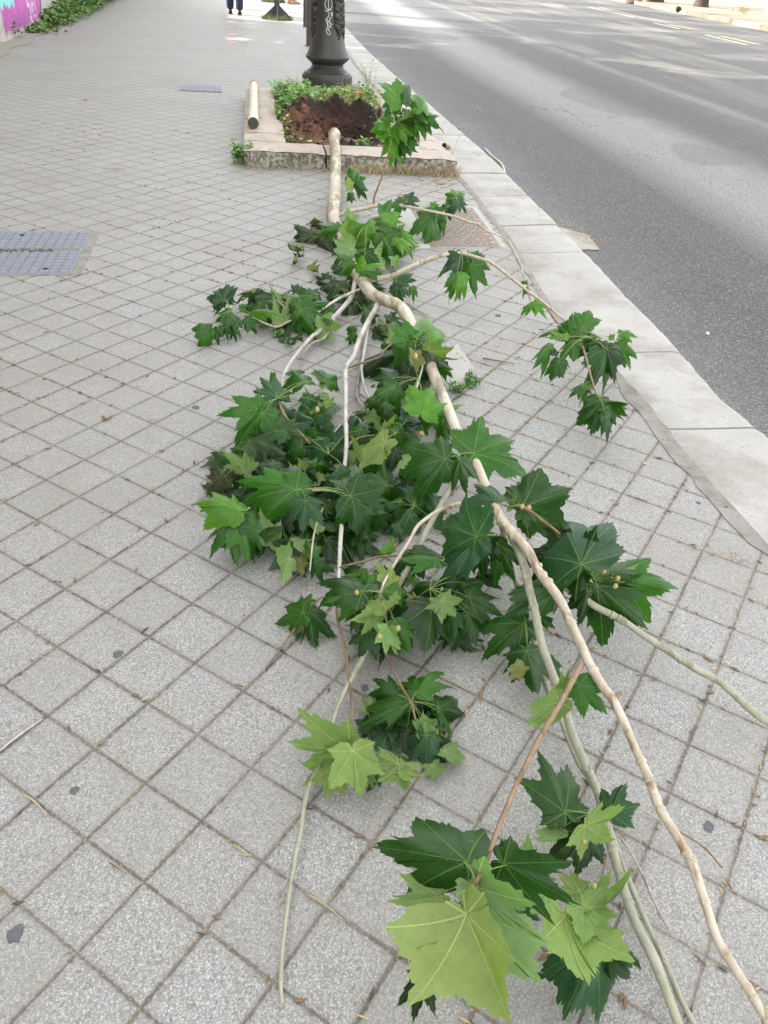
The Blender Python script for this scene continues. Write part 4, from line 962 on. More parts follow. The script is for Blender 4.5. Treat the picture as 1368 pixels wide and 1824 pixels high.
def leaf_mesh(name,items):
    me=bpy.data.meshes.new(name); V=[];F=[];MI=[];UV=[];TC=[];UC=[]
    for (vs,fs,mi,uv,tc,uc) in items:
        n=len(V); V+=[tuple(v) for v in vs]; F+=[tuple(i+n for i in f) for f in fs]; MI+=mi; UV+=uv; TC+=[(*tc,1)]*len(vs); UC+=[(*uc,1)]*len(vs)
    me.from_pydata(V,[],F); me.materials.append(M['leaf']); me.materials.append(M['petiole'])
    me.polygons.foreach_set('material_index',MI); me.polygons.foreach_set('use_smooth',[True]*len(F))
    ul=me.uv_layers.new(name='UVMap'); li=np.empty(len(me.loops),dtype=np.int32); me.loops.foreach_get('vertex_index',li)
    ul.data.foreach_set('uv',np.array(UV,dtype=np.float32)[li].ravel())
    for nm,cc in (('top',TC),('under',UC)):
        at_=me.attributes.new(nm,'FLOAT_COLOR','POINT'); at_.data.foreach_set('color',np.array(cc,dtype=np.float32).ravel())
    me.update(); o=bpy.data.objects.new(name,me); C.objects.link(o); o.parent=tree_o; o.matrix_parent_inverse=tree_o.matrix_basis.inverted(); return o
LEAVES=[]                                   # (apparent size, item)
rng=random.Random(5)
def jit(c,rng): k=rng.uniform(.85,1.18); return tuple(x*k*rng.uniform(.95,1.05) for x in c)
def leaf(jx,jy,tx,ty,h,tone='m',wf=1.,under=False,order=0,node=None,curl=1.,nt_=None,y=None,lr=(1,1)):
    d=ray(jx,jy)
    if y is None: q=at(jx,jy,h); t=(q-CAM).y/d.y
    else: t=y/d.y
    t+=order*.006; J=CAM+d*t
    if J.z<.012: J=CAM+d*((.012-CAMH)/d.z)
    tocam=(CAM-J).normalized()
    n=(tocam*.62+Vector((0,0,.55))+Vector((rng.gauss(0,.30),rng.gauss(0,.20),rng.gauss(0,.12)))+(Vector(nt_) if nt_ else Vector((0,0,0)))).normalized()
    dt=ray(tx,ty)
    den=dt.dot(n)
    if abs(den)<.15: n=tocam; den=dt.dot(n)
    Tp=CAM+dt*((J-CAM).dot(n)/den)
    if Tp.z<.01: Tp=CAM+dt*((.01-CAMH)/dt.z)
    A=Tp-J; L=A.length; A.normalize()
    if L>.34 or L>1.75*math.hypot(tx-jx,ty-jy)*depth(J)/FPX: Tp=CAM+dt*(J-CAM).length/dt.length; A=(Tp-J); L=A.length; A.normalize()
    nn=(n-A*n.dot(A)).normalized()
    if under: nn=-nn
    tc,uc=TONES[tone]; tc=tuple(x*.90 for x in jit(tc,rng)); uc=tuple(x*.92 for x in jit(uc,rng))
    vs,fs,mi,uv=leaf_geo(J,A,nn,L,wf*.86,rng,curl,node,lr[::-1] if under else lr)
    size=L*L*wf/(J-CAM).length_squared
    LEAVES.append((size,(vs,fs,mi,uv,tc,uc)))
def cluster(s,ox,oy,h,node,lst,wmul=1.,y=None,curl=1.):
    """lst: (jx,jy, tx,ty, tone, width[, 'u' for underside up[, extra height]])"""
    nd=None
    if node: nx,ny=ox+node[0]*s,oy+node[1]*s; nd=(at(nx,ny,h) if y is None else aty(nx,ny,y))
    for i,e in enumerate(lst):
        jx,jy,tx,ty,tone,w=e[:6]; und='u' in e[6:7]; dh=e[7] if len(e)>7 else 0.
        jx,jy,tx,ty=ox+jx*s,oy+jy*s,ox+tx*s,oy+ty*s
        n2=nd if (nd is not None and math.hypot(jx-nx,jy-ny)<95) else None
        leaf(jx,jy,tx,ty,h+dh,tone,w*wmul,und,i,n2,curl,e[9] if len(e)>9 else None,y,e[8] if len(e)>8 else (1,1))
# --- big leaves at the bottom
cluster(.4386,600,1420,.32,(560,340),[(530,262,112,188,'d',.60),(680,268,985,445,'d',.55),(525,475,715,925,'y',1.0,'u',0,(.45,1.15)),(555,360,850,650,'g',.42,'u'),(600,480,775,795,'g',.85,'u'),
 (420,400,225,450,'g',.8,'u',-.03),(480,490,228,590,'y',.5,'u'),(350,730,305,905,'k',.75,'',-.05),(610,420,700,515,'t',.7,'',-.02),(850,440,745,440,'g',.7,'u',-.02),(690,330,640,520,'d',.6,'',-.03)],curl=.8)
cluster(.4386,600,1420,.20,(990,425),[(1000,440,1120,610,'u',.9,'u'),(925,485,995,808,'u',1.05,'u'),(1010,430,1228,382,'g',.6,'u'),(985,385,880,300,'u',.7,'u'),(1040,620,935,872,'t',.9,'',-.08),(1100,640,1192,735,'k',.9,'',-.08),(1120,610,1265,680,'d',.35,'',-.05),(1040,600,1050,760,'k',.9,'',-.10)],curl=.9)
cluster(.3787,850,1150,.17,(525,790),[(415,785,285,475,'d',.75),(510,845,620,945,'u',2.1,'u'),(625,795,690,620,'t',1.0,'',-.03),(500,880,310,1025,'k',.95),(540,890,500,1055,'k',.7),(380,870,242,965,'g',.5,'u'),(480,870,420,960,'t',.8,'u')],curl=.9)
cluster(.3787,850,1150,.27,(480,110),[(390,265,225,420,'u',.55,'u'),(480,185,622,322,'m',.85),(400,205,452,120,'u',.4,'u'),(395,285,385,342,'d',.7)])
# --- right of the bough
cluster(.42982,780,820,.20,(610,440),[(595,430,490,190,'t',1.05,'',.05),(590,435,268,350,'k',.85,'',.03),(700,480,845,440,'d',.5),(740,490,845,470,'u',.35,'u'),(640,480,725,512,'g',.5,'u'),(620,480,510,550,'u',.35,'u'),
 (720,490,1018,500,'m',.75),(660,520,880,700,'d',.9),(620,540,600,682,'k',.8),(480,535,322,618,'d',.45)])
cluster(.42982,780,820,.24,(300,190),[(350,195,570,105,'d',.95),(355,200,375,285,'d',.9),(240,165,150,75,'t',.9),(300,200,330,130,'u',.35,'u')])
cluster(.42982,780,820,.13,(345,600),[(245,345,325,475,'d',.6,'',.04),(355,675,165,815,'d',.85),(370,790,420,978,'d',.85),(350,860,280,935,'o',.6,'u'),(430,655,490,697,'d',.5),(440,820,505,900,'d',.7,'',-.04),(380,790,270,865,'k',.6)])
cluster(.4386,300,620,.24,(1330,760),[(1250,765,1050,680,'t',1.05),(1265,775,1285,935,'k',1.0,'',-.03),(1240,740,1255,650,'m',.6,'',-.03),(1250,780,1100,920,'t',.6,'',-.01)])
# --- over the bough
cluster(.2193,600,560,.21,(960,1150),[(1110,1130,1480,950,'m',1.0),(880,1175,492,1275,'d',.95),(1000,1180,1052,1448,'d',.45),(930,1140,960,1190,'m',.9)],curl=.7)
cluster(.2193,600,560,.22,(635,215),[(700,205,958,95,'b',.95),(610,210,425,60,'m',.95),(620,210,630,20,'m',.7),(600,240,430,390,'m',.9),(700,260,900,440,'k',1.05),(640,330,650,540,'o',.45,'u'),(640,250,725,460,'k',1.0),(740,290,995,465,'u',.22,'u'),(860,430,940,500,'m',.8,'',-.08)])
cluster(.2193,600,560,.17,(660,520),[(690,800,790,560,'b',.95,'',.02),(560,850,475,690,'t',.75),(570,855,605,690,'t',.6),(460,520,270,485,'t',.75),(600,400,520,690,'k',.9),(470,600,330,785,'m',.85),(430,560,450,700,'d',.9),(700,860,760,890,'m',.9),(720,850,860,800,'m',.7),(300,690,200,700,'d',.8),(330,700,240,780,'d',.7),(280,580,320,560,'b',.6)])
cluster(.2193,600,560,.17,(470,970),[(470,935,165,1070,'m',.42),(390,1040,150,1300,'y',.42,'u'),(400,900,530,900,'u',.35,'u'),(560,960,700,1010,'t',.9,'',-.04),(600,990,700,1050,'d',.9,'',-.05),(480,1100,400,1300,'k',1.0,'',-.04),(150,850,100,960,'t',.8,'',-.05),(700,830,700,930,'t',.9,'',-.05)])
# --- the mass at the left
cluster(.4386,300,620,.15,(440,205),[(440,190,368,112,'t',.8),(450,190,508,175,'t',.9),(370,250,205,262,'m',.75),(385,265,350,452,'m',.85),(420,220,475,295,'t',.8),(550,140,495,65,'m',.9),(420,130,405,85,'m',.8),(380,180,350,150,'m',.8),(640,135,695,90,'m',1.0),(640,130,600,65,'m',.8),(570,200,530,255,'t',.9),(640,230,682,200,'u',.8,'u'),(620,275,590,335,'t',1.0),(620,150,640,165,'y',.6,'u'),(500,110,560,60,'m',.8),(640,200,600,190,'g',.8,'u')])
cluster(.4386,300,620,.16,(650,430),[(640,400,545,445,'t',.85),(640,385,565,365,'t',.8),(650,390,685,365,'t',.7),(735,520,612,510,'t',.75),(735,525,632,607,'t',.85),(470,330,560,300,'d',.8),(480,345,420,355,'d',.8),(540,400,470,420,'d',.9),(420,470,470,560,'k',1.),(780,330,760,420,'d',1.)])
cluster(.4386,300,620,.11,(300,470),[(250,450,162,410,'g',.5),(230,520,93,578,'w',.45),(215,510,192,462,'w',.5),(340,490,412,500,'t',.8),(250,470,240,520,'t',.9),(300,480,340,470,'u',.5,'u'),(270,500,220,560,'w',.7),(330,520,300,600,'d',.9)])
cluster(.4386,300,620,.17,(540,575),[(520,575,238,600,'m',.55),(515,560,520,448,'d',.9),(500,560,320,520,'m',.55),(560,620,535,730,'t',.95),(740,600,912,690,'d',.95),(740,590,888,508,'d',.8),(745,610,780,735,'d',.85)])
cluster(.4386,300,620,.14,(295,670),[(285,660,122,605,'b',.75,'',.02),(280,665,190,570,'b',.7,'',.02),(290,680,142,815,'m',.75),(310,690,372,790,'m',.6),(300,700,332,870,'m',.7),(290,720,235,850,'d',.8),(320,680,350,740,'y',.35,'u'),(270,700,190,760,'m',.8)])
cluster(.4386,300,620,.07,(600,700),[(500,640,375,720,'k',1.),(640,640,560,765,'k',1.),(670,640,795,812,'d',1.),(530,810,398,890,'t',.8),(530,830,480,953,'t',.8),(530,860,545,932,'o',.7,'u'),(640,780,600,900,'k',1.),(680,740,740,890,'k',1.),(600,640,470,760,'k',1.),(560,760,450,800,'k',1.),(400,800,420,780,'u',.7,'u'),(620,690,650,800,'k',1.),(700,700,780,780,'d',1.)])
cluster(.4386,300,620,.06,(1000,640),[(1000,620,1102,572,'m',.85),(990,610,930,540,'t',.9),(980,680,858,735,'t',.8),(930,720,960,785,'t',.8),(1020,640,1088,640,'m',.6),(900,650,860,600,'t',.9),(960,600,1010,540,'d',.9),(940,640,880,690,'m',.6),(900,600,960,680,'d',1.),(1080,720,1120,660,'d',.9)])
cluster(.4386,300,620,.10,(890,830),[(880,830,922,772,'b',.7),(870,835,845,820,'b',.6),(1000,830,1090,880,'d',.9,'',.03),(1010,850,960,960,'d',.9)])
# --- middle cluster
cluster(.3655,440,950,.17,(650,290),[(560,285,322,175,'d',.75),(565,280,375,330,'m',.75),(570,270,560,165,'m',.8),(580,265,685,245,'d',.9),(650,345,645,440,'u',1.,'u'),(630,390,562,512,'u',.85,'u'),(685,470,660,612,'g',.75,'u'),(690,480,738,600,'g',.5,'u'),(700,240,635,150,'y',.8,'u'),(700,280,795,370,'m',.9),(715,300,745,365,'g',.6,'u'),(720,430,855,522,'m',.75),(720,440,795,572,'m',.8),(560,370,498,462,'d',1.),(600,480,532,605,'d',.9),(690,280,650,200,'b',.6)])
cluster(.3655,440,950,.06,(330,335),[(275,385,108,440,'m',.75),(300,380,325,543,'d',.9),(285,350,312,275,'m',.85),(290,400,270,540,'o',.4)])
cluster(.3655,440,950,.15,(890,270),[(930,130,735,115,'m',.55),(900,250,748,248,'d',.5),(950,330,1048,430,'g',.9,'u'),(945,335,858,372,'g',.7,'u'),(1030,200,985,330,'t',.9),(1020,210,910,215,'t',.7),(1060,240,1162,232,'d',.8),(1080,310,1238,388,'d',.7),(900,350,890,572,'k',.95),(820,330,775,290,'o',.8,'u'),(1000,400,1012,505,'d',.8),(1090,400,1120,560,'d',.9),(1110,390,1245,440,'d',.7),(1000,330,1060,470,'k',1.),(700,30,725,20,'b',.8),(690,90,640,80,'b',.7),(700,80,690,30,'b',.9)])
cluster(.3655,440,950,.07,(800,820),[(830,770,925,608,'m',.8),(825,765,775,628,'m',.7),(720,780,612,682,'d',.8),(710,785,590,780,'d',.7),(935,850,1108,890,'d',.75),(940,850,1060,762,'m',.7),(945,870,1018,970,'d',.6),(840,800,945,860,'k',.9),(790,815,558,945,'m',.42,'',.03),(875,985,880,1145,'t',.95,'',.02),(900,975,1010,1000,'d',.6),(720,860,600,960,'k',.9),(780,900,660,880,'k',.9),(690,960,640,1090,'t',1.1),(640,950,520,905,'d',.8),(780,960,760,1080,'k',1.),(960,1060,1025,1180,'g',.8,'u',-.02),(900,1130,930,1232,'g',.8,'u',-.03),(760,800,800,720,'d',.7)])
cluster(.3655,440,950,.08,(515,1035),[(515,1060,560,1300,'u',.9,'u',.03),(510,1040,618,1030,'u',.55,'u'),(490,1045,215,1062,'u',.42,'u',.01),(505,1055,360,1130,'u',.7,'u',.01),(540,1060,660,1130,'k',.4),(735,1125,655,1237,'u',1.5,'u'),(740,1140,878,1205,'u',.6,'u'),(440,1130,375,1305,'y',.75,'u'),(420,1120,262,1250,'y',.6,'u'),(480,1000,440,960,'m',.8),(600,1180,610,1280,'g',.4,'u'),(640,1170,600,1260,'k',.8)])
# --- right-hand sprays
cluster(.30556,950,500,.24,(310,330),[(290,270,335,152,'m',.95),(245,280,236,172,'m',.7),(240,300,402,298,'m',.5),(220,320,130,255,'m',.8),(150,295,45,300,'m',.7),(190,335,55,332,'g',.3,'u'),(235,360,140,462,'m',.95),(90,380,0,507,'m',.45),(150,470,102,582,'d',.7),(160,465,245,500,'m',.6),(360,350,245,442,'d',.75),(430,395,480,582,'k',.75),(425,395,350,570,'d',.6),(420,390,540,455,'k',.9),(500,360,637,430,'m',.8),(500,380,582,520,'m',.6),(510,310,612,300,'b',.7),(460,340,450,300,'b',.6),(120,430,130,380,'k',.9),(300,370,250,370,'k',.9)])
cluster(.30556,950,500,.20,(385,685),[(300,610,198,662,'m',.75),(310,600,352,660,'m',.8),(290,630,300,580,'m',.7),(380,700,283,745,'d',.8),(390,700,360,885,'d',.75),(380,710,290,810,'d',.7),(430,705,550,705,'m',.45),(430,740,482,835,'d',.8),(425,790,452,932,'g',.4),(415,790,400,912,'d',.6),(395,680,440,665,'b',.7),(350,670,268,700,'b',.45),(440,720,520,780,'d',.6)])
cluster(.3655,700,320,.27,(335,360),[(330,372,250,410,'t',.8),(335,375,300,490,'t',.9),(385,365,455,350,'m',.5),(375,380,370,335,'m',.5),(400,385,455,500,'m',.7),(380,420,392,555,'m',.75),(335,470,320,585,'b',.7),(310,470,272,560,'m',.7),(360,400,330,440,'d',.9)])
cluster(.3655,700,320,.10,(700,590),[(690,600,740,655,'b',.7),(690,595,705,590,'b',.8),(670,610,625,640,'b',.7),(650,495,610,492,'b',.6,'',.14),(650,490,662,488,'b',.6,'',.14),(645,530,655,565,'m',.7,'',.08)],curl=1.3)
cluster(.16082,700,330,.15,(440,270),[(440,310,405,655,'m',.8),(430,320,290,445,'m',.7),(450,300,550,530,'m',.7),(430,290,290,200,'m',.7),(440,240,480,150,'b',.9),(490,290,685,470,'m',.5),(570,270,560,190,'d',1.2),(600,280,690,320,'k',1.),(230,240,300,180,'m',.9)])
cluster(.16082,700,330,.22,(700,150),[(680,110,540,45,'b',.9),(690,100,750,-5,'b',.9),(700,150,590,145,'t',.8),(700,180,690,280,'t',.8),(730,180,825,275,'t',.7),(740,150,822,150,'g',.8),(725,150,760,110,'m',.8),(730,200,720,220,'y',.5,'u')])
cluster(.16082,700,330,.17,(150,190),[(150,150,325,140,'t',.85),(120,160,130,300,'t',.7),(100,190,-20,180,'m',.9),(180,150,175,200,'y',.5,'u'),(70,220,20,320,'m',.9),(90,160,60,140,'d',1.)])
# --- upright spray: it stands, so it is measured on an upright plane
cluster(.32164,400,120,.4,(960,300),[(970,187,870,33,'b',1.0),(965,192,832,182,'m',.75),(985,180,985,28,'g',.55),(960,200,925,280,'b',.6),(990,235,1036,240,'b',.8),(1095,225,1072,72,'b',.5),(1080,215,1158,212,'b',.5),
 (1080,255,1220,242,'m',.85),(1085,270,1195,330,'m',.7),(1090,280,1115,412,'m',.7),(910,300,845,250,'b',.9),(905,310,820,300,'b',.9),(900,320,800,350,'b',.6),(955,320,1052,355,'b',.75),(960,300,1060,285,'m',.7),(940,340,955,412,'b',.8),(890,360,835,385,'b',.8),(1040,300,1088,412,'m',.8),(1000,380,1035,495,'m',.8),(935,400,925,545,'b',.75),(970,400,985,505,'d',.9),(900,390,905,440,'m',.8),(1030,250,1030,330,'m',.7),(960,220,990,260,'m',.8)],y=yb+.05,curl=.8)
cluster(.32164,400,120,.16,(745,580),[(705,590,692,528,'m',.8),(710,600,780,645,'m',.7),(700,640,662,702,'y',.7,'u'),(740,650,792,742,'t',.6),(700,700,705,755,'d',.8),(690,600,665,640,'m',.7),(745,610,740,560,'b',.6)])
cluster(.4386,300,320,.19,(805,190),[(800,200,745,238,'b',.85),(810,200,830,292,'b',.9),(800,190,722,150,'b',.8),(815,190,850,155,'b',.7),(880,155,968,162,'b',.7),(870,150,870,122,'b',.6),(885,175,940,200,'b',.6),(760,190,692,262,'u',.55,'u'),(890,230,900,335,'m',.9),(900,230,990,292,'m',.75),(850,230,855,310,'m',.9),(930,240,1002,290,'b',.7),(740,320,680,312,'m',.8),(740,335,700,390,'m',.75),(800,300,825,382,'d',.9),(790,370,870,365,'m',.5),(920,320,942,372,'g',.5,'u'),(960,230,975,300,'b',.8),(740,200,760,150,'g',.7,'u')])
# wilted leaves at the trunk's left
cluster(.4386,300,320,.05,(630,230),[(600,220,497,262,'w',.75),(620,240,660,300,'w',.9),(600,230,590,300,'w',.7),(560,215,510,215,'w',.7),(540,290,462,312,'w',.35,'u'),(620,170,580,150,'o',.6),(630,180,640,240,'w',.6),(600,160,620,200,'o',.5)],curl=2.)
cluster(.4386,300,320,.012,None,[(525,315,560,325,'w',.6,'u'),(505,345,525,355,'w',.6,'u'),(570,360,620,362,'w',.4,'u'),(600,375,560,370,'w',.4,'u')],curl=2.5)
# left arms
cluster(.4386,300,320,.10,(250,530),[(225,490,165,393,'t',.8),(232,490,252,400,'t',.7),(225,492,185,510,'t',.7),(235,490,278,480,'t',.6),(250,540,195,570,'m',.8),(250,530,228,515,'m',.9),(270,565,203,598,'g',.6),(270,565,250,622,'g',.7),(275,565,303,598,'g',.7),(330,540,415,520,'b',.6),(320,570,362,625,'d',.8),(290,515,322,508,'m',.9),(160,610,82,600,'m',.7),(160,612,115,682,'m',.7),(200,605,195,670,'d',.7),(235,600,242,655,'d',.6),(265,600,270,655,'d',.7)])
cluster(.4386,300,320,.10,(470,500),[(535,530,665,575,'m',.85),(535,525,655,487,'m',.75),(530,530,600,642,'m',.7),(525,525,550,480,'m',.6),(500,500,388,430,'d',.65),(370,445,268,470,'k',.5),(350,455,298,500,'y',.6,'u'),(430,480,440,592,'k',.9),(580,480,530,420,'m',.8),(600,475,625,440,'m',.8),(390,490,395,550,'d',.8),(370,500,320,550,'m',.7)])
cluster(.4386,300,320,.06,(700,440),[(660,430,598,400,'k',1.),(690,430,640,490,'d',.9),(720,450,740,400,'k',.9),(640,400,650,360,'d',.9),(680,480,730,470,'d',.8),(760,600,713,590,'m',.8),(750,630,728,672,'m',.8),(800,560,780,500,'d',.9),(850,600,870,660,'d',.8),(870,590,850,560,'u',.6,'u'),(900,560,930,530,'d',.8),(760,500,700,550,'k',.8),(800,520,850,470,'d',.7)])
cluster(.4386,300,320,.11,(930,420),[(940,415,1008,402,'t',.8),(930,430,890,430,'t',.8),(955,440,985,475,'t',.9),(990,440,1003,480,'m',.6),(930,440,960,500,'d',.9),(920,390,985,380,'m',.7)])

# loose leaves filling the mass, lower than the ones above
def filler(poly,n,size,hmin,hmax,tones,seed):
    r2=random.Random(seed); xs=[p[0] for p in poly]; ys_=[p[1] for p in poly]
    def inside(x,y):
        c=False
        for (x1,y1),(x2,y2) in zip(poly,poly[1:]+poly[:1]):
            if (y1>y)!=(y2>y) and x<(x2-x1)*(y-y1)/(y2-y1)+x1: c=not c
        return c
    k=0
    while k<n:
        x=r2.uniform(min(xs),max(xs)); y=r2.uniform(min(ys_),max(ys_))
        if not inside(x,y): continue
        a=r2.uniform(0,6.28); s_=size*r2.uniform(.6,1.15); h=r2.uniform(hmin,hmax)
        u=r2.random()<.15
        leaf(x,y,x+math.cos(a)*s_,y+math.sin(a)*s_*.7,h,('g' if u else r2.choice(tones)),r2.uniform(.7,1.1),u,4,None,1.5,(r2.gauss(0,.35),r2.gauss(0,.35),0)); k+=1
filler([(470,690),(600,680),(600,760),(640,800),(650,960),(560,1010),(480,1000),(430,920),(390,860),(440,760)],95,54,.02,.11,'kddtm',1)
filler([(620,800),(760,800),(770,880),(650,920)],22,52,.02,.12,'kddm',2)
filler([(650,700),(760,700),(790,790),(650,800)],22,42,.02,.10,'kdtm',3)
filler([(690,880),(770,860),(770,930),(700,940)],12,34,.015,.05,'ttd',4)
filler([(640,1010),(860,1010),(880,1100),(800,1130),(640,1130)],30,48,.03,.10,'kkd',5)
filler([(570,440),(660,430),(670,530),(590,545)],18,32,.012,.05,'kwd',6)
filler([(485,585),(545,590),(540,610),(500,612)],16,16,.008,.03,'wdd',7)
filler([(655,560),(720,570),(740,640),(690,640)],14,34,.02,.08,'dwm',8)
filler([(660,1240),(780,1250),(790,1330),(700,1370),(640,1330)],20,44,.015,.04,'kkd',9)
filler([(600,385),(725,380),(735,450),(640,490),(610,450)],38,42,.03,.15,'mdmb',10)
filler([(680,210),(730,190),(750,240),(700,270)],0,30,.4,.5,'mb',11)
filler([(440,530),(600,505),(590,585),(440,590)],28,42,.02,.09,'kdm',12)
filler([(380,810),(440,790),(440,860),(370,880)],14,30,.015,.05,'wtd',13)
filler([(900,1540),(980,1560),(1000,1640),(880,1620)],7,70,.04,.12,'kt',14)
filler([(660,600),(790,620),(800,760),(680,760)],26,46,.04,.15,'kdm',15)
LEAVES.sort(key=lambda e:-e[0])
for s_,it in LEAVES[:99]: leaf_mesh('leaf',[it])
fo=leaf_mesh('foliage',[it for s_,it in LEAVES[99:]]); fo['kind']='stuff'
print('leaves',len(LEAVES))
# buds and small young leaves at the twig tips, seed balls
M['bud']=m_plain('bud yellow brown',(.40,.33,.12),.6,.2,60)
b=MB()
for (x,y,h) in [(826,775,.2),(1059,1578,.3),(751,773,.18),(942,905,.25),(930,903,.25),(1096,1044,.22),(1075,1018,.22),(1003,1212,.2),(676,1135,.17),(709,1120,.17),(565,730,.16),(1065,1590,.2),(1040,1500,.18),(1100,1030,.22),(635,1056,.17),(740,635,.24),(870,893,.22)]:
    q=at(x,y,h); b=MB(); b.ball(q,4.2*depth(q)/FPX,(1,1,1.4),6,0,.5); b.build('bud',M['bud'],tree_o)

# ================================================================ litter
M['crumb_a']=m_plain('bark crumb',(.21,.13,.075),.9,.3,50); M['crumb_b']=m_plain('straw crumb',(.48,.34,.18),.9,.3,50); M['crumb_c']=m_plain('dark crumb',(.09,.065,.045),.9,.3,50)
def small(name,pts,w,m,label,cat,z=.004,group=None,n=6):
    P=[at(x,y,z+.003) for x,y in pts]; r=[w*depth(P[0])/FPX/2]*len(P); r[-1]*=.5
    b=MB(); b.tube(P,r,n,0,.1,3); return tag(b.build(name,m),label,cat,group)
small('dry_straw',[(0,1337),(30,1312),(75,1281)],3.2,M['bark_white'],'pale straw lying along a joint at the left edge','straw')
small('dry_straw',[(38,1413),(62,1428),(82,1450)],3.5,M['straw'],'short yellowish straw in a joint near the left edge','straw')
small('dry_straw',[(545,1591),(580,1612),(610,1638)],3.2,M['straw'],'long pale straw right of the grey stick tip','straw')
small('dry_straw',[(416,1504),(440,1519)],4,M['straw'],'tiny pale straw left of the long grey stick','straw')
small('small_twig',[(183,742),(190,746),(200,740)],5,M['bark_brown'],'curled dark bit of bark on the paving at the left','twig')
small('small_twig',[(266,747),(292,745)],2.2,M['bark_dry'],'thin dark twig on the paving, upper left of the leaf mass','twig')
small('small_twig',[(860,638),(890,643),(918,648)],2.6,M['bark_brown'],'thin dark twig on the paving below the right-hand spray','twig')
small('small_twig',[(725,540),(750,556),(765,560)],2.6,M['bark_dry'],'thin grey twig just right of the trunk','twig')
small('small_twig',[(1130,886),(1153,893)],3.2,M['bark_brown'],'red brown splinter on a block near the kerb','twig')
small('small_twig',[(183,300),(200,299),(222,302)],1.5,M['bark_dry'],'thin curved twig far left beyond the drain cover','twig')
small('small_twig',[(196,1537),(225,1556)],3.5,M['bark_brown'],'brown splinter in a joint at the lower left','twig')
small('small_twig',[(175,1325),(183,1322),(190,1318)],6,M['bark_brown'],'small dark dry bud with wisps on the paving at the left','twig')
M['grey_hose']=m_plain('grey stick',(.33,.32,.31),.6,.15)
o=small('bent_stick',[(864,265),(875,277),(888,287),(895,295),(898,305),(896,314)],4,M['bark_white'],'pale bent stick lying on the asphalt against the kerb','stick',rz+.004)
for i,(x,y,z,l) in enumerate([(792,259,.02,'left one of two black seed balls on the kerb'),(799,262,.02,'right one of two black seed balls on the kerb'),(815,232,.0,'single black seed ball at the edge of the road')]):
    q=at(x,y,z if i<2 else -.10); b=MB(); b.ball((q.x,q.y,q.z),.021,(1,1,.9),8,0,.6); tag(b.build('seed_ball',M['black'] if i!=1 else M['bark_dry']),l,'seed ball')
gl={0:'torn dark gum spot on the paving at the lower left edge',1:'dark gum spot on a block, left of the long stick',2:'faint round gum spot between the left edge and the leaves',3:'dark round gum spot at the right of the brown twig',4:'oval gum spot right of the trunk, near the arching branch',5:'brown round spot near the kerb at the right',6:'grey gum spot left of the big leaf mass',7:'faint wide gum spot near the right-hand bough'}
for i,(x,y,w) in enumerate([(29,1664,30),(132,1408,17),(210,1165,18),(650,1225,15),(887,562,12),(1244,896,9),(349,726,14),(1262,1473,20)]):
    q=at(x,y,0); r=w*depth(q)/FPX/2; b=MB(); n=22
    pts=[]
    for k in range(n):
        a=6.283*k/n; rr_=r*(1+.45*noise.noise(Vector((math.cos(a)*1.6,math.sin(a)*1.6,i*3.3)))); pts.append((q.x+rr_*math.cos(a),q.y+rr_*math.sin(a)))
    b.prism(pts,.0003,.0012); tag(b.build('gum_spot',M['gum'],smooth=False),gl[i],'gum spot')
b=MB(); q=at(1260,594,rz+.01); b.box((q.x,q.y,q.z),(.012,.022,.004),.3); b.box((q.x+.003,q.y+.004,q.z+.004),(.010,.012,.003),.5); tag(b.build('paper_scrap',M['paint_white'],smooth=False),'tiny white paper scrap on the asphalt','litter')
# fallen brown leaves by the planter corner
rng=random.Random(77)
for i,(x,y,s_,l) in enumerate([(783,322,26,'pinkish brown dry leaf by the planter corner, largest and lowest'),(765,305,14,'small orange dry leaf against the foot of the planter'),(800,318,12,'dry brown leaf nearest the kerb by the planter corner'),(775,312,14,'curled dry leaf in the middle of the leaf litter'),(748,318,12,'small dry leaf at the left of the leaf litter'),(850,383,9,'small pinkish dry leaf beside the rusty drain cover'),(715,345,9,'short brown dry leaf above the upper twig'),(153,176,16,'small brown dry leaf far along the pavement')]):
    q=at(x,y,.012); a=rng.uniform(0,6.28); L=s_*depth(q)/FPX*.6
    A=Vector((math.cos(a),math.sin(a),0)); vs,fs,mi,uv=leaf_geo(q,A,Vector((rng.gauss(0,.3),rng.gauss(0,.3),1)).normalized(),L,.9,rng,2.2)
    b=MB(); b.add(vs,fs); tag(b.build('dry_leaf',M['dryleaf']),l,'dry leaf')
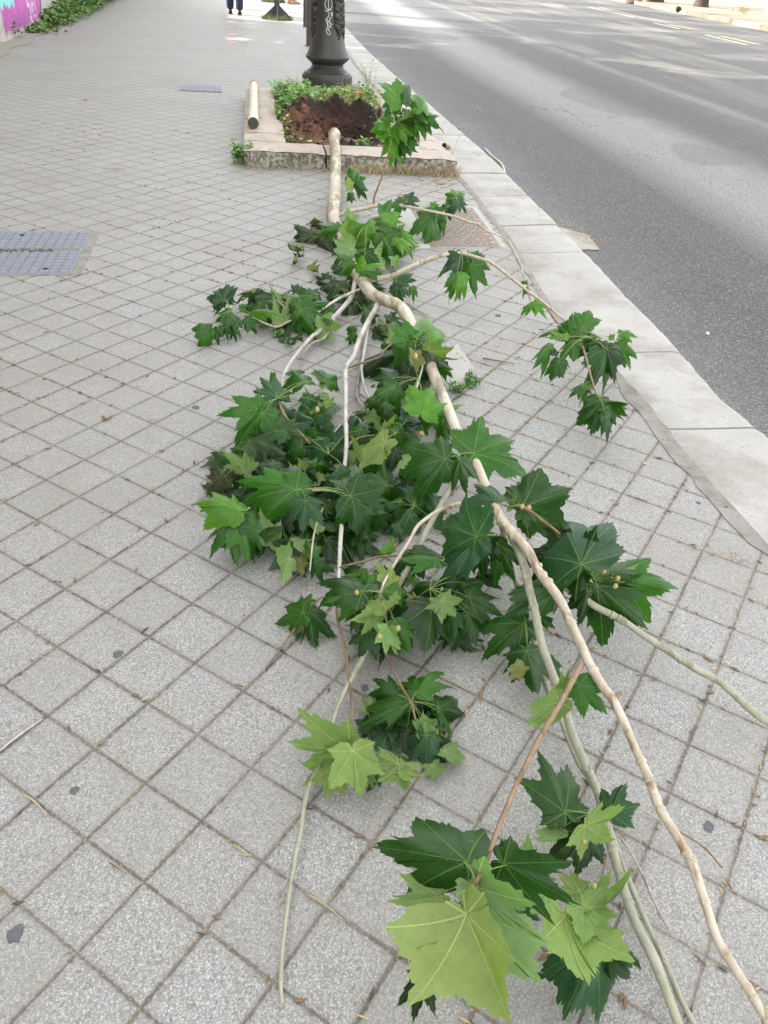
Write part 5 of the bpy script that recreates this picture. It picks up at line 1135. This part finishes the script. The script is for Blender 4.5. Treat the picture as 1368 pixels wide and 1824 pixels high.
# crumbs of bark and dry bits caught in the joints: nobody could count them
def joint_debris():
    r2=random.Random(9); b=MB(); c,s=math.cos(YAW),math.sin(YAW)
    k=0
    while k<5200:
        X=r2.uniform(-60,60); Y=r2.uniform(-10,60)
        if r2.random()<.5: X=round(X-OX)+OX+r2.gauss(0,.035)
        else: Y=round(Y-OY)+OY+r2.gauss(0,.035)
        x=(X*c-Y*s)*T; y=(X*s+Y*c)*T
        if not(.5<y<7.5) or x>kx(0,y)-.01 or x<-.62*y-.5: continue
        dn=noise.noise(Vector((x*1.7,y*1.7,4)))+.35*(x>-.2+.1*y)
        if r2.random()>max(.06,min(1,dn*1.3+.15)): continue
        k+=1; a=r2.uniform(0,6.28); l=r2.choice([.003,.004,.006,.010,.014])*r2.uniform(.6,1.2); w=l*r2.uniform(.15,.5)
        d_=Vector((math.cos(a),math.sin(a),0))*l; e=Vector((-d_.y,d_.x,0)).normalized()*w; p=Vector((x,y,.002)); u=Vector((0,0,r2.uniform(.001,.003)))
        b.add([p-d_,p+e*.5+u,p+d_,p-e*.5+u,p-e*.6,p+e*.6],[(0,3,1),(3,2,1),(0,1,5),(1,2,5),(0,4,3),(3,4,2)],r2.choice([0,0,1,2]))
    for (px,py,n,sp) in [(1030,415,420,.0),(848,645,90,0),(1300,990,60,0),(455,293,90,0),(700,320,90,0),(900,610,40,0)]:
        for _ in range(n):
            gx,gy=r2.gauss(0,26 if px==1030 else 30),r2.gauss(0,6); X_,Y_=px+gx,py+gy+(gx*.55 if px==1030 else (gx*.3 if px in(848,1300) else 0))
            q=at(X_,Y_,rz+.006 if px==1030 else .003)
            if px==1030 and q.x<kx(1,q.y)+.01: continue
            a=r2.uniform(0,6.28); l=r2.uniform(.004,.015 if px==1030 else .010); w=l*.4; d_=Vector((math.cos(a),math.sin(a),0))*l; e=Vector((-d_.y,d_.x,0)).normalized()*w; u=Vector((0,0,.003)); p=q
            b.add([p-d_,p+e*.5+u,p+d_,p-e*.5+u],[(0,3,1),(3,2,1)],r2.choice([0,1,1]))
    return b
tag(joint_debris().build('joint_debris',[M['crumb_a'],M['crumb_b'],M['crumb_c']],smooth=False),kind='stuff')
# pale red marks sprayed on the paving far ahead
M['pinkmark']=m_plain('faded red paint',(.62,.36,.34),.8,.1); 
for i,(x,y,w) in enumerate([(413,75,17),(413,61,16),(408,48,14),(523,57,14)]):
    q=at(x,y,0); r=w*depth(q)/FPX/2; b=MB()
    for sx in(-1,1):
        pts=[(q.x+sx*r*.45+r*.48*math.cos(6.283*k/14),q.y+r*1.3*math.sin(6.283*k/14)) for k in range(14)]; b.prism(pts,.0005,.003+.001*(sx>0))
    tag(b.build('painted_mark',M['pinkmark'],smooth=False),['faded red mark on the pavement, nearest of the line','faded red mark, second of the line on the pavement','faded red mark, farthest of the line on the pavement','faded red mark on the pavement near the steel column'][i],'painted mark')
